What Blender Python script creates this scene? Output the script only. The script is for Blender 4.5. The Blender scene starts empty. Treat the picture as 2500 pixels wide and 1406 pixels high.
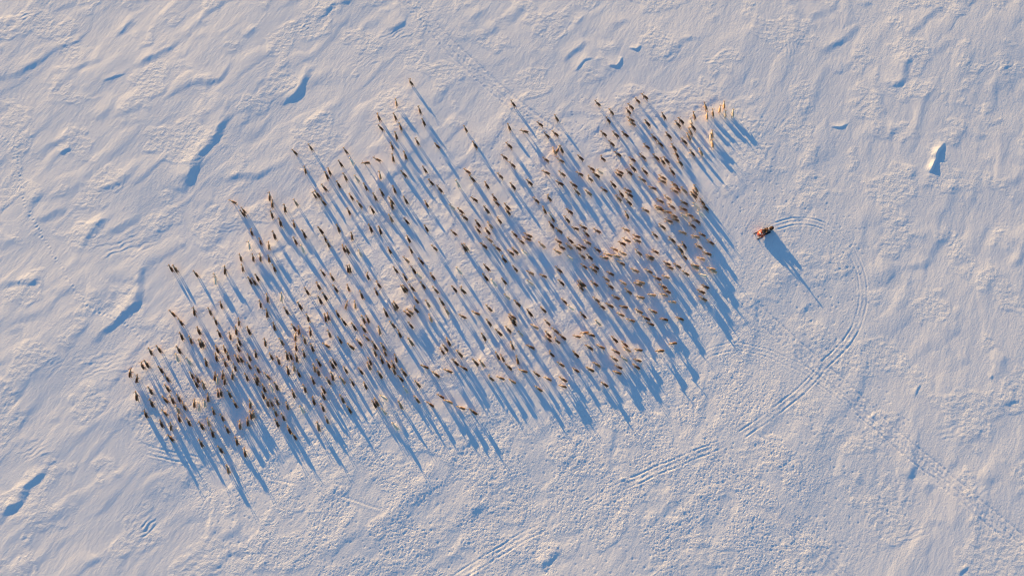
import bpy, bmesh, math, random
import numpy as np
from mathutils import Vector, Matrix

C = bpy.context.scene
COLL = C.collection
R = math.radians

# ------------------------------------------------------------------ camera, world, sun, exposure
CAM_Y, CAM_Z, TILT = -34.455, 120.158, 16.0
cam_data = bpy.data.cameras.new('camera')
cam = bpy.data.objects.new('camera', cam_data)
COLL.objects.link(cam)
cam.location = (0.0, CAM_Y, CAM_Z)
cam.rotation_euler = (R(TILT), 0, 0)
cam_data.lens = 27.0
cam_data.sensor_width = 36.0
cam_data.clip_start = 1.0
cam_data.clip_end = 12000.0
C.camera = cam

SUN_ELEV = 7.0
SHADOW_DIR = Vector((0.545, -0.839, 0)).normalized()      # direction in which shadows fall on the snow
to_sun = Vector((-SHADOW_DIR.x * math.cos(R(SUN_ELEV)), -SHADOW_DIR.y * math.cos(R(SUN_ELEV)), math.sin(R(SUN_ELEV))))

world = bpy.data.worlds.new("World")
C.world = world
world.use_nodes = True
nt = world.node_tree
bg = nt.nodes['Background']
sky = nt.nodes.new('ShaderNodeTexSky')
sky.sky_type = 'NISHITA'
sky.sun_disc = False
sky.sun_elevation = R(SUN_ELEV)
sky.sun_rotation = math.atan2(to_sun.x, to_sun.y)
sky.air_density = 1.0
sky.dust_density = 0.0
sky.ozone_density = 3.2
nt.links.new(sky.outputs['Color'], bg.inputs['Color'])
bg.inputs['Strength'].default_value = 0.105

sun_data = bpy.data.lights.new('sun', 'SUN')
sun = bpy.data.objects.new('sun', sun_data)
COLL.objects.link(sun)
sun.rotation_euler = to_sun.to_track_quat('Z', 'Y').to_euler()
sun_data.energy = 4.5
sun_data.angle = R(0.5)
sun_data.color = (1.0, 0.655, 0.275)

C.view_settings.view_transform = 'Standard'
C.view_settings.look = 'None'
C.view_settings.gamma = 1.0
C.view_settings.use_curve_mapping = False
C.view_settings.exposure = 1.25
if hasattr(C, 'cycles'): C.cycles.filter_width = 1.1

# ------------------------------------------------------------------ measured positions (metres on the snow)
HERD = [
(5.86,22.35,145,'d',1,0.86,"dark brown reindeer heading shallowly left in herd's high right, beside a tan one"),
(0.18,21.38,138,'d',1,0.91,"dark brown reindeer heading diagonally left in herd's high inner right, behind a dark one"),
(-14.68,20.50,124,'d',0,0.82,"dark brown reindeer heading up-left in herd's high centre, standing apart"),
(5.90,19.99,158,'d',1,0.91,"dark brown reindeer heading shallowly left in herd's high right, second from left"),
(11.59,19.78,153,'d',1,0.88,"dark brown reindeer heading shallowly left in herd's high right, ahead of a brown one"),
(-1.87,19.35,136,'m',1,0.88,"brown reindeer heading diagonally left in herd's high inner right, standing apart"),
(-13.54,18.20,134,'d',0,0.86,"dark brown reindeer heading diagonally left in herd's upper centre, ahead of a dark one"),
(3.07,18.12,138,'d',1,0.91,"dark brown reindeer heading diagonally left in herd's upper inner right, standing apart"),
(-9.06,17.87,119,'p',0,0.94,"pale cream reindeer heading up-left in herd's upper centre, standing apart"),
(-4.17,17.65,123,'d',2,0.91,"dark brown reindeer heading up-left in herd's upper inner right, leftmost"),
(0.25,17.40,128,'d',1,0.94,"dark brown reindeer heading up-left in herd's upper inner right, rightmost"),
(23.74,17.19,164,'d',3,0.91,"dark brown reindeer heading left in herd's upper outer right, beside a brown one"),
(-12.05,16.93,129,'d',0,0.94,"dark brown reindeer heading up-left in herd's upper centre, behind a dark one"),
(-19.72,16.85,113,'m',0,0.86,"brown reindeer heading steeply up-left in herd's upper centre, ahead of a brown one"),
(12.95,16.26,142,'t',1,0.94,"tan reindeer heading diagonally left in herd's upper right, behind a brown one"),
(-26.87,15.58,125,'d',2,0.88,"dark brown reindeer heading up-left in herd's upper inner left, ahead of a brown one"),
(6.26,15.33,132,'m',4,0.88,"brown reindeer heading diagonally left in herd's upper right, standing apart"),
(-6.17,15.13,148,'d',1,0.88,"dark brown reindeer heading shallowly left in herd's upper inner right, standing apart"),
(-17.70,14.91,120,'m',0,0.91,"brown reindeer heading up-left in herd's upper centre, standing apart"),
(4.16,14.91,138,'d',1,0.91,"dark brown reindeer heading diagonally left in herd's upper right, standing apart"),
(-14.22,14.29,120,'d',2,0.86,"dark brown reindeer heading up-left in herd's upper centre, middle of three"),
(-25.36,14.16,125,'m',1,0.94,"brown reindeer heading up-left in herd's upper inner left, rightmost"),
(-23.22,13.21,119,'d',1,0.86,"dark brown reindeer heading up-left in herd's upper inner left, standing apart"),
(-4.13,13.17,128,'m',0,0.94,"brown reindeer heading up-left in herd's upper inner right, standing apart"),
(22.37,13.17,153,'m',3,0.88,"brown reindeer heading shallowly left in herd's upper outer right, standing apart"),
(-27.15,12.96,114,'d',1,0.82,"dark brown reindeer heading steeply up-left in herd's upper inner left, standing apart"),
(19.18,12.25,115,'m',1,0.91,"brown reindeer heading up-left in herd's upper outer right, standing apart"),
(-20.06,11.69,116,'t',1,0.94,"tan reindeer heading steeply up-left in herd's upper centre, standing apart"),
(-17.45,11.28,129,'d',0,0.82,"dark brown reindeer heading up-left in herd's upper centre, leftmost"),
(-14.13,9.97,120,'d',1,0.82,"dark brown reindeer heading up-left in herd's middle centre, rightmost"),
(-28.69,9.92,112,'m',1,0.91,"brown reindeer heading steeply up-left in herd's middle inner left, standing apart"),
(19.01,9.75,159,'t',1,0.88,"tan reindeer heading shallowly left in herd's middle outer right, beside a brown one"),
(14.20,9.56,153,'d',0,0.91,"dark brown reindeer heading shallowly left in herd's middle right, second from right"),
(28.31,9.23,161,'t',3,0.88,"tan reindeer heading shallowly left in herd's middle far right, beside a dark one"),
(-9.50,9.18,141,'d',0,0.82,"dark brown reindeer heading diagonally left in herd's middle centre, standing apart"),
(-34.27,8.90,114,'d',1,0.94,"dark brown reindeer heading steeply up-left in herd's middle left, beside a dark one"),
(23.68,8.80,139,'m',3,0.82,"brown reindeer heading diagonally left in herd's middle outer right, middle of three"),
(-26.42,8.57,98,'m',1,0.86,"brown reindeer heading straight up in herd's middle inner left, standing apart"),
(-16.99,8.05,120,'d',2,0.86,"dark brown reindeer heading up-left in herd's middle centre, ahead of a brown one"),
(26.45,7.89,137,'d',3,0.94,"dark brown reindeer heading diagonally left in herd's middle far right, standing apart"),
(-35.64,7.72,115,'d',1,0.91,"dark brown reindeer heading steeply up-left in herd's middle left, ahead of a pale one"),
(32.74,7.50,147,'d',3,0.91,"dark brown reindeer heading shallowly left in herd's middle far right, behind a dark one"),
(5.05,7.03,140,'t',0,0.94,"tan reindeer heading diagonally left in herd's middle right, standing apart"),
(-12.61,6.51,137,'m',1,0.86,"brown reindeer heading diagonally left in herd's middle centre, standing apart"),
(-2.32,6.51,144,'d',0,0.94,"dark brown reindeer heading diagonally left in herd's middle inner right, behind a tan one"),
(-34.34,6.27,113,'p',0,0.91,"pale cream reindeer heading steeply up-left in herd's middle left, behind a dark one"),
(-20.04,6.11,121,'d',2,0.82,"dark brown reindeer heading up-left in herd's middle centre, leftmost"),
(20.85,5.70,139,'m',0,0.94,"brown reindeer heading diagonally left in herd's middle outer right, standing apart"),
(-24.88,5.67,121,'p',2,0.80,"pale cream reindeer heading up-left in herd's middle inner left, standing apart"),
(9.60,4.94,148,'p',2,0.80,"pale cream reindeer heading shallowly left in herd's middle right, beside a tan one"),
(-1.25,4.58,134,'d',4,0.91,"dark brown reindeer heading diagonally left in herd's middle inner right, beside a dark one"),
(-14.76,4.22,130,'d',1,0.88,"dark brown reindeer heading up-left in herd's middle centre, beside a dark one"),
(-4.01,3.15,134,'d',0,0.88,"dark brown reindeer heading diagonally left in herd's mid-lower inner right, beside a dark one"),
(-38.72,3.03,113,'d',1,0.88,"dark brown reindeer heading steeply up-left in herd's mid-lower left, behind a brown one"),
(0.61,2.99,129,'m',1,0.82,"brown reindeer heading up-left in herd's mid-lower inner right, standing apart"),
(7.74,2.79,138,'d',0,0.94,"dark brown reindeer heading diagonally left in herd's mid-lower right, leftmost"),
(-18.87,2.75,128,'m',0,0.82,"brown reindeer heading up-left in herd's mid-lower centre, leftmost"),
(20.17,2.71,161,'t',0,0.94,"tan reindeer heading shallowly left in herd's mid-lower outer right, standing apart"),
(-8.53,2.55,129,'p',0,0.91,"pale cream reindeer heading up-left in herd's mid-lower inner right, standing apart"),
(22.39,2.55,153,'m',1,0.94,"brown reindeer heading shallowly left in herd's mid-lower outer right, ahead of a dark one"),
(3.11,2.32,154,'t',1,0.88,"tan reindeer heading shallowly left in herd's mid-lower inner right, beside a pale one"),
(28.36,2.20,150,'m',0,0.86,"brown reindeer heading shallowly left in herd's mid-lower far right, behind a brown one"),
(5.22,1.84,159,'m',1,0.82,"brown reindeer heading shallowly left in herd's mid-lower right, standing apart"),
(-23.42,1.68,116,'d',4,0.86,"dark brown reindeer heading steeply up-left in herd's mid-lower inner left, standing apart"),
(-12.82,1.60,128,'d',2,0.91,"dark brown reindeer heading up-left in herd's mid-lower centre, standing apart"),
(-17.31,1.48,119,'m',1,0.82,"brown reindeer heading up-left in herd's mid-lower centre, third from left"),
(-4.22,1.45,129,'d',0,0.94,"dark brown reindeer heading up-left in herd's mid-lower inner right, beside a dark one"),
(15.46,1.28,148,'t',1,0.82,"tan reindeer heading shallowly left in herd's mid-lower outer right, beside a brown one"),
(-1.20,0.85,131,'m',0,0.82,"brown reindeer heading diagonally left in herd's mid-lower inner right, beside a pale one"),
(8.11,0.65,138,'d',1,0.86,"dark brown reindeer heading diagonally left in herd's mid-lower right, second from left"),
(3.06,0.62,144,'p',0,0.88,"pale cream reindeer heading diagonally left in herd's mid-lower inner right, beside a tan one"),
(-2.82,0.49,127,'p',0,0.91,"pale cream reindeer heading up-left in herd's mid-lower inner right, beside a brown one"),
(11.57,0.46,138,'d',0,0.91,"dark brown reindeer heading diagonally left in herd's mid-lower right, third from right"),
(13.49,0.46,146,'d',0,0.94,"dark brown reindeer heading shallowly left in herd's mid-lower right, behind a dark one"),
(11.20,0.40,136,'m',0,0.91,"brown reindeer heading diagonally left in herd's mid-lower right, second from left"),
(-14.32,0.06,125,'d',1,0.91,"dark brown reindeer heading up-left in herd's mid-lower centre, behind a pale one"),
(16.02,0.05,143,'d',2,0.91,"dark brown reindeer heading diagonally left in herd's mid-lower outer right, behind a tan one"),
(-31.28,0.02,122,'d',2,0.94,"dark brown reindeer heading up-left in herd's mid-lower inner left, standing apart"),
(11.25,-0.23,133,'d',1,0.86,"dark brown reindeer heading diagonally left in herd's mid-lower right, behind a brown one"),
(-26.47,-0.29,112,'m',2,0.82,"brown reindeer heading steeply up-left in herd's mid-lower inner left, standing apart"),
(-16.08,-0.33,130,'d',0,0.88,"dark brown reindeer heading up-left in herd's mid-lower centre, beside a brown one"),
(-17.13,-0.37,130,'m',1,0.82,"brown reindeer heading up-left in herd's mid-lower centre, third from right"),
(-28.46,-0.44,124,'d',1,0.91,"dark brown reindeer heading up-left in herd's mid-lower inner left, second from right"),
(-9.22,-0.49,130,'d',1,0.86,"dark brown reindeer heading up-left in herd's mid-lower centre, ahead of a brown one"),
(-17.45,-0.60,125,'m',0,0.91,"brown reindeer heading up-left in herd's mid-lower centre, second from left"),
(-12.22,-0.72,132,'m',0,0.91,"brown reindeer heading diagonally left in herd's mid-lower centre, standing apart"),
(-7.87,-0.76,139,'m',4,0.94,"brown reindeer heading diagonally left in herd's mid-lower inner right, behind a dark one"),
(18.93,-0.86,143,'m',2,0.94,"brown reindeer heading diagonally left in herd's mid-lower outer right, behind a tan one"),
(-33.09,-0.88,122,'d',0,0.88,"dark brown reindeer heading up-left in herd's mid-lower left, right one of two"),
(22.74,-1.38,175,'t',0,0.88,"tan reindeer heading left in herd's mid-lower outer right, behind a tan one"),
(-24.23,-1.50,114,'d',0,0.91,"dark brown reindeer heading steeply up-left in herd's mid-lower inner left, beside a tan one"),
(-0.71,-1.73,141,'p',2,0.82,"pale cream reindeer heading diagonally left in herd's mid-lower inner right, standing apart"),
(16.91,-1.79,157,'m',0,0.91,"brown reindeer heading shallowly left in herd's mid-lower outer right, beside a brown one"),
(20.87,-1.79,172,'t',0,0.91,"tan reindeer heading left in herd's mid-lower outer right, ahead of a tan one"),
(-37.18,-1.92,87,'p',0,0.94,"pale cream reindeer heading straight up in herd's mid-lower left, standing apart"),
(13.72,-2.22,140,'m',1,0.88,"brown reindeer heading diagonally left in herd's mid-lower right, ahead of a dark one"),
(-15.32,-2.39,128,'m',2,0.86,"brown reindeer heading up-left in herd's mid-lower centre, second from right"),
(8.50,-2.47,137,'d',1,0.82,"dark brown reindeer heading diagonally left in herd's mid-lower right, ahead of a pale one"),
(25.97,-2.53,175,'t',1,0.86,"tan reindeer heading left in herd's mid-lower far right, third from left"),
(-11.20,-2.70,125,'m',0,0.88,"brown reindeer heading up-left in herd's mid-lower centre, ahead of a tan one"),
(0.98,-2.89,134,'m',1,0.94,"brown reindeer heading diagonally left in herd's mid-lower inner right, rightmost"),
(-13.47,-2.97,120,'t',1,0.88,"tan reindeer heading up-left in herd's mid-lower centre, behind a brown one"),
(15.84,-3.16,154,'m',2,0.94,"brown reindeer heading shallowly left in herd's mid-lower outer right, behind a dark one"),
(-46.74,-3.16,110,'d',2,0.82,"dark brown reindeer heading steeply up-left in herd's mid-lower outer left, standing apart"),
(-18.55,-3.25,121,'d',1,0.91,"dark brown reindeer heading up-left in herd's mid-lower centre, beside a tan one"),
(-34.03,-3.32,121,'d',1,0.91,"dark brown reindeer heading up-left in herd's mid-lower left, left one of two"),
(14.58,-3.34,143,'d',0,0.86,"dark brown reindeer heading diagonally left in herd's mid-lower right, ahead of a brown one"),
(18.11,-3.34,172,'m',2,0.91,"brown reindeer heading left in herd's mid-lower outer right, beside a brown one"),
(-18.84,-3.55,119,'t',0,0.88,"tan reindeer heading up-left in herd's mid-lower centre, beside a dark one"),
(9.57,-3.55,144,'p',0,0.78,"pale cream reindeer heading diagonally left in herd's mid-lower right, behind a dark one"),
(-3.58,-3.71,134,'m',0,0.91,"brown reindeer heading diagonally left in herd's mid-lower inner right, second from left"),
(5.12,-3.90,139,'m',2,0.86,"brown reindeer heading diagonally left in herd's mid-lower right, standing apart"),
(-15.35,-3.94,135,'m',4,0.88,"brown reindeer heading diagonally left in herd's mid-lower centre, beside a tan one"),
(20.52,-4.14,154,'t',2,0.91,"tan reindeer heading shallowly left in herd's mid-lower outer right, ahead of a dark one"),
(22.77,-4.14,159,'m',0,0.94,"brown reindeer heading shallowly left in herd's mid-lower outer right, beside a dark one"),
(-36.13,-4.17,121,'d',0,0.91,"dark brown reindeer heading up-left in herd's lower left, standing apart"),
(-10.38,-4.21,122,'t',1,0.91,"tan reindeer heading up-left in herd's lower centre, behind a brown one"),
(-48.37,-4.28,115,'m',0,0.88,"brown reindeer heading steeply up-left in herd's lower outer left, ahead of a dark one"),
(-16.23,-4.28,140,'t',1,0.91,"tan reindeer heading diagonally left in herd's lower centre, beside a dark one"),
(-5.62,-4.48,158,'m',2,0.91,"brown reindeer heading shallowly left in herd's lower inner right, middle of three"),
(2.92,-4.48,129,'d',0,0.91,"dark brown reindeer heading up-left in herd's lower inner right, standing apart"),
(-20.13,-4.55,116,'d',0,0.94,"dark brown reindeer heading steeply up-left in herd's lower centre, beside a tan one"),
(-39.23,-4.59,97,'m',1,0.91,"brown reindeer heading straight up in herd's lower left, middle of three"),
(17.55,-4.64,159,'m',0,0.86,"brown reindeer heading shallowly left in herd's lower outer right, beside a brown one"),
(-16.59,-4.67,140,'d',1,0.94,"dark brown reindeer heading diagonally left in herd's lower centre, beside a tan one"),
(11.49,-4.78,136,'d',0,0.86,"dark brown reindeer heading diagonally left in herd's lower right, standing apart"),
(-7.79,-5.01,155,'m',0,0.82,"brown reindeer heading shallowly left in herd's lower inner right, leftmost"),
(0.23,-5.09,144,'m',1,0.94,"brown reindeer heading diagonally left in herd's lower inner right, rightmost"),
(21.62,-5.26,154,'d',1,0.91,"dark brown reindeer heading shallowly left in herd's lower outer right, ahead of a dark one"),
(27.02,-5.31,161,'m',1,0.86,"brown reindeer heading shallowly left in herd's lower far right, standing apart"),
(-32.61,-5.32,111,'d',0,0.88,"dark brown reindeer heading steeply up-left in herd's lower left, right one of two"),
(-12.99,-5.39,113,'t',2,0.91,"tan reindeer heading steeply up-left in herd's lower centre, standing apart"),
(24.50,-5.40,170,'d',1,0.86,"dark brown reindeer heading left in herd's lower far right, standing apart"),
(-23.01,-5.55,112,'d',1,0.88,"dark brown reindeer heading steeply up-left in herd's lower inner left, beside a brown one"),
(0.12,-5.59,139,'d',0,0.94,"dark brown reindeer heading diagonally left in herd's lower inner right, beside a brown one"),
(19.19,-5.60,164,'m',0,0.91,"brown reindeer heading left in herd's lower outer right, beside a tan one"),
(-23.67,-5.62,114,'m',1,0.91,"brown reindeer heading steeply up-left in herd's lower inner left, beside a dark one"),
(-47.27,-5.89,113,'d',1,0.86,"dark brown reindeer heading steeply up-left in herd's lower outer left, behind a brown one"),
(-26.77,-5.97,127,'d',0,0.86,"dark brown reindeer heading up-left in herd's lower inner left, behind a dark one"),
(13.87,-6.03,138,'p',0,0.80,"pale cream reindeer heading diagonally left in herd's lower right, standing apart"),
(5.77,-6.05,134,'m',1,0.86,"brown reindeer heading diagonally left in herd's lower right, ahead of a brown one"),
(-3.60,-6.09,125,'m',1,0.91,"brown reindeer heading up-left in herd's lower inner right, right one of two"),
(0.31,-6.09,134,'d',4,0.91,"dark brown reindeer heading diagonally left in herd's lower inner right, behind a dark one"),
(22.27,-6.17,161,'d',2,0.82,"dark brown reindeer heading shallowly left in herd's lower outer right, behind a dark one"),
(-18.94,-6.43,131,'m',0,0.91,"brown reindeer heading up-left in herd's lower centre, ahead of a dark one"),
(-16.08,-6.50,129,'d',0,0.82,"dark brown reindeer heading up-left in herd's lower centre, behind a dark one"),
(3.76,-6.70,154,'t',2,0.91,"tan reindeer heading shallowly left in herd's lower inner right, standing apart"),
(-37.89,-6.73,109,'m',2,0.91,"brown reindeer heading steeply up-left in herd's lower left, standing apart"),
(-25.10,-6.77,124,'d',0,0.91,"dark brown reindeer heading up-left in herd's lower inner left, fourth from left"),
(-23.56,-7.11,126,'d',0,0.91,"dark brown reindeer heading up-left in herd's lower inner left, behind a brown one"),
(-0.48,-7.22,131,'m',1,0.91,"brown reindeer heading diagonally left in herd's lower inner right, middle of three"),
(-21.08,-7.38,100,'t',1,0.91,"tan reindeer heading straight up in herd's lower inner left, standing apart"),
(7.04,-7.38,141,'m',1,0.91,"brown reindeer heading diagonally left in herd's lower right, middle of three"),
(-41.85,-7.42,116,'d',2,0.94,"dark brown reindeer heading steeply up-left in herd's lower left, left one of two"),
(-49.80,-7.45,117,'d',2,0.94,"dark brown reindeer heading steeply up-left in herd's lower outer left, leftmost"),
(11.70,-7.60,-170,'m',0,0.91,"brown reindeer heading down left in herd's lower right, ahead of a brown one"),
(-1.99,-7.72,137,'m',0,0.94,"brown reindeer heading diagonally left in herd's lower inner right, beside a brown one"),
(1.45,-7.83,139,'p',2,0.76,"pale cream reindeer heading diagonally left in herd's lower inner right, standing apart"),
(-46.50,-7.91,115,'d',0,0.82,"dark brown reindeer heading steeply up-left in herd's lower outer left, second from right"),
(-29.02,-7.91,113,'m',0,0.88,"brown reindeer heading steeply up-left in herd's lower inner left, ahead of a brown one"),
(-17.83,-7.91,116,'d',2,0.91,"dark brown reindeer heading steeply up-left in herd's lower centre, behind a brown one"),
(12.70,-7.98,165,'m',1,0.88,"brown reindeer heading left in herd's lower right, behind a brown one"),
(5.85,-7.98,134,'d',0,0.88,"dark brown reindeer heading diagonally left in herd's lower right, ahead of a dark one"),
(10.48,-8.21,170,'m',0,0.82,"brown reindeer heading left in herd's lower right, ahead of a brown one"),
(8.16,-8.40,144,'d',2,0.91,"dark brown reindeer heading diagonally left in herd's lower right, beside a brown one"),
(-4.40,-8.44,120,'m',1,0.91,"brown reindeer heading up-left in herd's lower inner right, left one of two"),
(-22.99,-8.55,136,'m',0,0.82,"brown reindeer heading diagonally left in herd's lower inner left, rightmost"),
(5.87,-8.71,139,'d',0,0.88,"dark brown reindeer heading diagonally left in herd's lower right, beside a dark one"),
(16.42,-8.77,139,'d',2,0.91,"dark brown reindeer heading diagonally left in herd's lower outer right, ahead of a dark one"),
(-27.26,-8.91,120,'d',1,0.82,"dark brown reindeer heading up-left in herd's lower inner left, standing apart"),
(7.23,-9.04,144,'m',4,0.86,"brown reindeer heading diagonally left in herd's lower right, rightmost"),
(-36.46,-9.21,121,'m',1,0.88,"brown reindeer heading up-left in herd's lower left, standing apart"),
(-15.95,-9.23,126,'t',0,0.94,"tan reindeer heading up-left in herd's lower centre, standing apart"),
(-10.01,-9.27,119,'d',2,0.94,"dark brown reindeer heading up-left in herd's lower centre, beside a brown one"),
(25.67,-9.29,-170,'m',1,0.86,"brown reindeer heading down left in herd's lower far right, standing apart"),
(-39.11,-9.33,100,'m',0,0.86,"brown reindeer heading straight up in herd's lower left, standing apart"),
(-24.11,-9.33,129,'d',1,0.88,"dark brown reindeer heading up-left in herd's lower inner left, beside a brown one"),
(18.00,-9.53,141,'d',0,0.86,"dark brown reindeer heading diagonally left in herd's lower outer right, ahead of a tan one"),
(-29.31,-9.72,146,'m',1,0.86,"brown reindeer heading diagonally left in herd's lower inner left, beside a brown one"),
(-21.71,-9.80,120,'d',0,0.94,"dark brown reindeer heading up-left in herd's lower inner left, ahead of a brown one"),
(0.08,-9.87,112,'m',0,0.91,"brown reindeer heading steeply up-left in herd's lower inner right, standing apart"),
(-25.40,-9.93,141,'m',2,0.94,"brown reindeer heading diagonally left in herd's lower inner left, middle of three"),
(14.21,-9.95,157,'m',2,0.94,"brown reindeer heading shallowly left in herd's lower right, behind a brown one"),
(3.09,-9.98,155,'m',1,0.91,"brown reindeer heading shallowly left in herd's lower inner right, rightmost"),
(-20.30,-10.02,123,'m',0,0.91,"brown reindeer heading up-left in herd's lower centre, ahead of a brown one"),
(12.37,-10.05,147,'m',1,0.91,"brown reindeer heading shallowly left in herd's lower right, ahead of a brown one"),
(-10.43,-10.20,128,'m',1,0.82,"brown reindeer heading up-left in herd's low centre, rightmost"),
(18.34,-10.37,149,'t',0,0.91,"tan reindeer heading shallowly left in herd's low outer right, behind a dark one"),
(20.18,-10.37,175,'m',0,0.86,"brown reindeer heading left in herd's low outer right, beside a brown one"),
(23.57,-10.51,-175,'m',0,0.91,"brown reindeer heading down left in herd's low outer right, standing apart"),
(-10.97,-10.69,126,'d',2,0.82,"dark brown reindeer heading up-left in herd's low centre, right one of two"),
(16.58,-10.70,154,'m',1,0.94,"brown reindeer heading shallowly left in herd's low outer right, right one of two"),
(-21.61,-10.91,114,'m',1,0.86,"brown reindeer heading steeply up-left in herd's low inner left, behind a dark one"),
(-20.04,-10.91,117,'m',2,0.82,"brown reindeer heading steeply up-left in herd's low centre, behind a brown one"),
(-8.16,-11.14,130,'m',1,0.94,"brown reindeer heading up-left in herd's low inner right, beside a dark one"),
(6.28,-11.14,139,'d',4,0.86,"dark brown reindeer heading diagonally left in herd's low right, left one of two"),
(10.18,-11.16,137,'d',2,0.91,"dark brown reindeer heading diagonally left in herd's low right, right one of two"),
(-2.20,-11.51,118,'m',0,0.88,"brown reindeer heading up-left in herd's low inner right, ahead of a brown one"),
(-1.43,-11.85,118,'m',0,0.82,"brown reindeer heading up-left in herd's low inner right, behind a brown one"),
(16.26,-11.86,149,'m',0,0.86,"brown reindeer heading shallowly left in herd's low outer right, left one of two"),
(17.86,-11.86,149,'p',1,0.78,"pale cream reindeer heading shallowly left in herd's low outer right, beside a tan one"),
(-18.27,-11.88,107,'d',0,0.86,"dark brown reindeer heading steeply up-left in herd's low centre, ahead of a dark one"),
(19.96,-12.05,165,'m',0,0.82,"brown reindeer heading left in herd's low outer right, middle of three"),
(-20.49,-12.10,112,'d',2,0.88,"dark brown reindeer heading steeply up-left in herd's low centre, behind a brown one"),
(0.88,-12.18,105,'m',0,0.94,"brown reindeer heading steeply up-left in herd's low inner right, beside a dark one"),
(-22.32,-12.33,114,'d',1,0.88,"dark brown reindeer heading steeply up-left in herd's low inner left, ahead of a tan one"),
(-50.77,-12.38,123,'p',0,0.91,"pale cream reindeer heading up-left in herd's low outer left, standing apart"),
(-27.90,-12.44,122,'d',1,0.82,"dark brown reindeer heading up-left in herd's low inner left, third from left"),
(-8.80,-12.51,135,'d',0,0.91,"dark brown reindeer heading diagonally left in herd's low centre, beside a brown one"),
(-5.64,-12.51,130,'m',1,0.94,"brown reindeer heading up-left in herd's low inner right, ahead of a tan one"),
(-48.10,-12.55,103,'m',0,0.88,"brown reindeer heading straight up in herd's low outer left, beside a dark one"),
(-30.35,-12.55,121,'d',1,0.86,"dark brown reindeer heading up-left in herd's low inner left, leftmost"),
(-4.60,-12.70,130,'t',0,0.91,"tan reindeer heading up-left in herd's low inner right, behind a brown one"),
(7.79,-12.77,149,'m',0,0.88,"brown reindeer heading shallowly left in herd's low right, second from left"),
(13.48,-12.79,149,'t',1,0.88,"tan reindeer heading shallowly left in herd's low right, beside a brown one"),
(-19.40,-12.85,114,'d',1,0.82,"dark brown reindeer heading steeply up-left in herd's low centre, second from left"),
(-28.21,-12.90,121,'d',0,0.91,"dark brown reindeer heading up-left in herd's low inner left, second from left"),
(-18.59,-12.92,114,'d',0,0.88,"dark brown reindeer heading steeply up-left in herd's low centre, second from right"),
(-22.46,-13.07,117,'t',2,0.91,"tan reindeer heading steeply up-left in herd's low inner left, behind a dark one"),
(-13.58,-13.11,158,'m',1,0.86,"brown reindeer heading shallowly left in herd's low centre, standing apart"),
(19.69,-13.11,149,'d',2,0.91,"dark brown reindeer heading shallowly left in herd's low outer right, right one of two"),
(16.90,-13.16,157,'d',0,0.82,"dark brown reindeer heading shallowly left in herd's low outer right, left one of two"),
(-0.40,-13.22,135,'d',1,0.88,"dark brown reindeer heading diagonally left in herd's low inner right, beside a brown one"),
(-7.41,-13.37,150,'d',1,0.82,"dark brown reindeer heading shallowly left in herd's low inner right, behind a dark one"),
(-31.02,-13.44,106,'t',0,0.88,"tan reindeer heading straight up in herd's low inner left, ahead of a dark one"),
(12.41,-13.57,154,'m',2,0.91,"brown reindeer heading shallowly left in herd's low right, beside a tan one"),
(10.12,-13.66,149,'d',0,0.82,"dark brown reindeer heading shallowly left in herd's low right, left one of two"),
(-26.07,-13.68,120,'m',1,0.82,"brown reindeer heading up-left in herd's low inner left, ahead of a tan one"),
(-18.48,-13.81,114,'m',1,0.91,"brown reindeer heading steeply up-left in herd's low centre, behind a dark one"),
(-9.87,-13.81,160,'m',0,0.88,"brown reindeer heading shallowly left in herd's low centre, beside a dark one"),
(1.90,-13.81,165,'m',2,0.94,"brown reindeer heading left in herd's low inner right, behind a brown one"),
(-23.69,-13.85,127,'d',0,0.82,"dark brown reindeer heading up-left in herd's low inner left, rightmost"),
(-30.36,-14.03,109,'d',0,0.91,"dark brown reindeer heading steeply up-left in herd's low inner left, behind a tan one"),
(16.68,-14.03,165,'m',2,0.91,"brown reindeer heading left in herd's low outer right, leftmost"),
(-16.87,-14.10,129,'m',2,0.94,"brown reindeer heading up-left in herd's low centre, leftmost"),
(-33.41,-14.27,118,'d',2,0.82,"dark brown reindeer heading steeply up-left in herd's low left, behind a tan one"),
(3.97,-14.32,145,'m',0,0.82,"brown reindeer heading diagonally left in herd's low right, standing apart"),
(-11.79,-14.39,142,'m',1,0.94,"brown reindeer heading diagonally left in herd's low centre, standing apart"),
(-20.64,-14.43,122,'m',1,0.91,"brown reindeer heading up-left in herd's low inner left, standing apart"),
(-38.20,-14.68,133,'m',0,0.91,"brown reindeer heading up-left in herd's low left, beside a dark one"),
(-28.10,-14.74,108,'d',0,0.91,"dark brown reindeer heading steeply up-left in herd's low inner left, beside a brown one"),
(-41.50,-14.85,113,'d',1,0.86,"dark brown reindeer heading steeply up-left in herd's low left, leftmost"),
(-1.64,-14.91,160,'m',1,0.86,"brown reindeer heading shallowly left in herd's low inner right, behind a brown one"),
(-3.24,-14.98,142,'m',4,0.88,"brown reindeer heading diagonally left in herd's low inner right, ahead of a brown one"),
(-17.34,-15.02,131,'d',1,0.82,"dark brown reindeer heading up-left in herd's low centre, left one of two"),
(5.75,-15.05,155,'m',1,0.82,"brown reindeer heading shallowly left in herd's low right, leftmost"),
(8.12,-15.16,150,'m',0,0.94,"brown reindeer heading shallowly left in herd's low right, beside a brown one"),
(-26.43,-15.31,127,'t',1,0.91,"tan reindeer heading up-left in herd's low inner left, ahead of a dark one"),
(-31.08,-15.37,112,'d',1,0.86,"dark brown reindeer heading steeply up-left in herd's low inner left, second from left"),
(-28.63,-15.42,121,'m',0,0.88,"brown reindeer heading up-left in herd's low inner left, beside a dark one"),
(0.19,-15.46,150,'t',2,0.82,"tan reindeer heading shallowly left in herd's low inner right, behind a brown one"),
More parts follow.
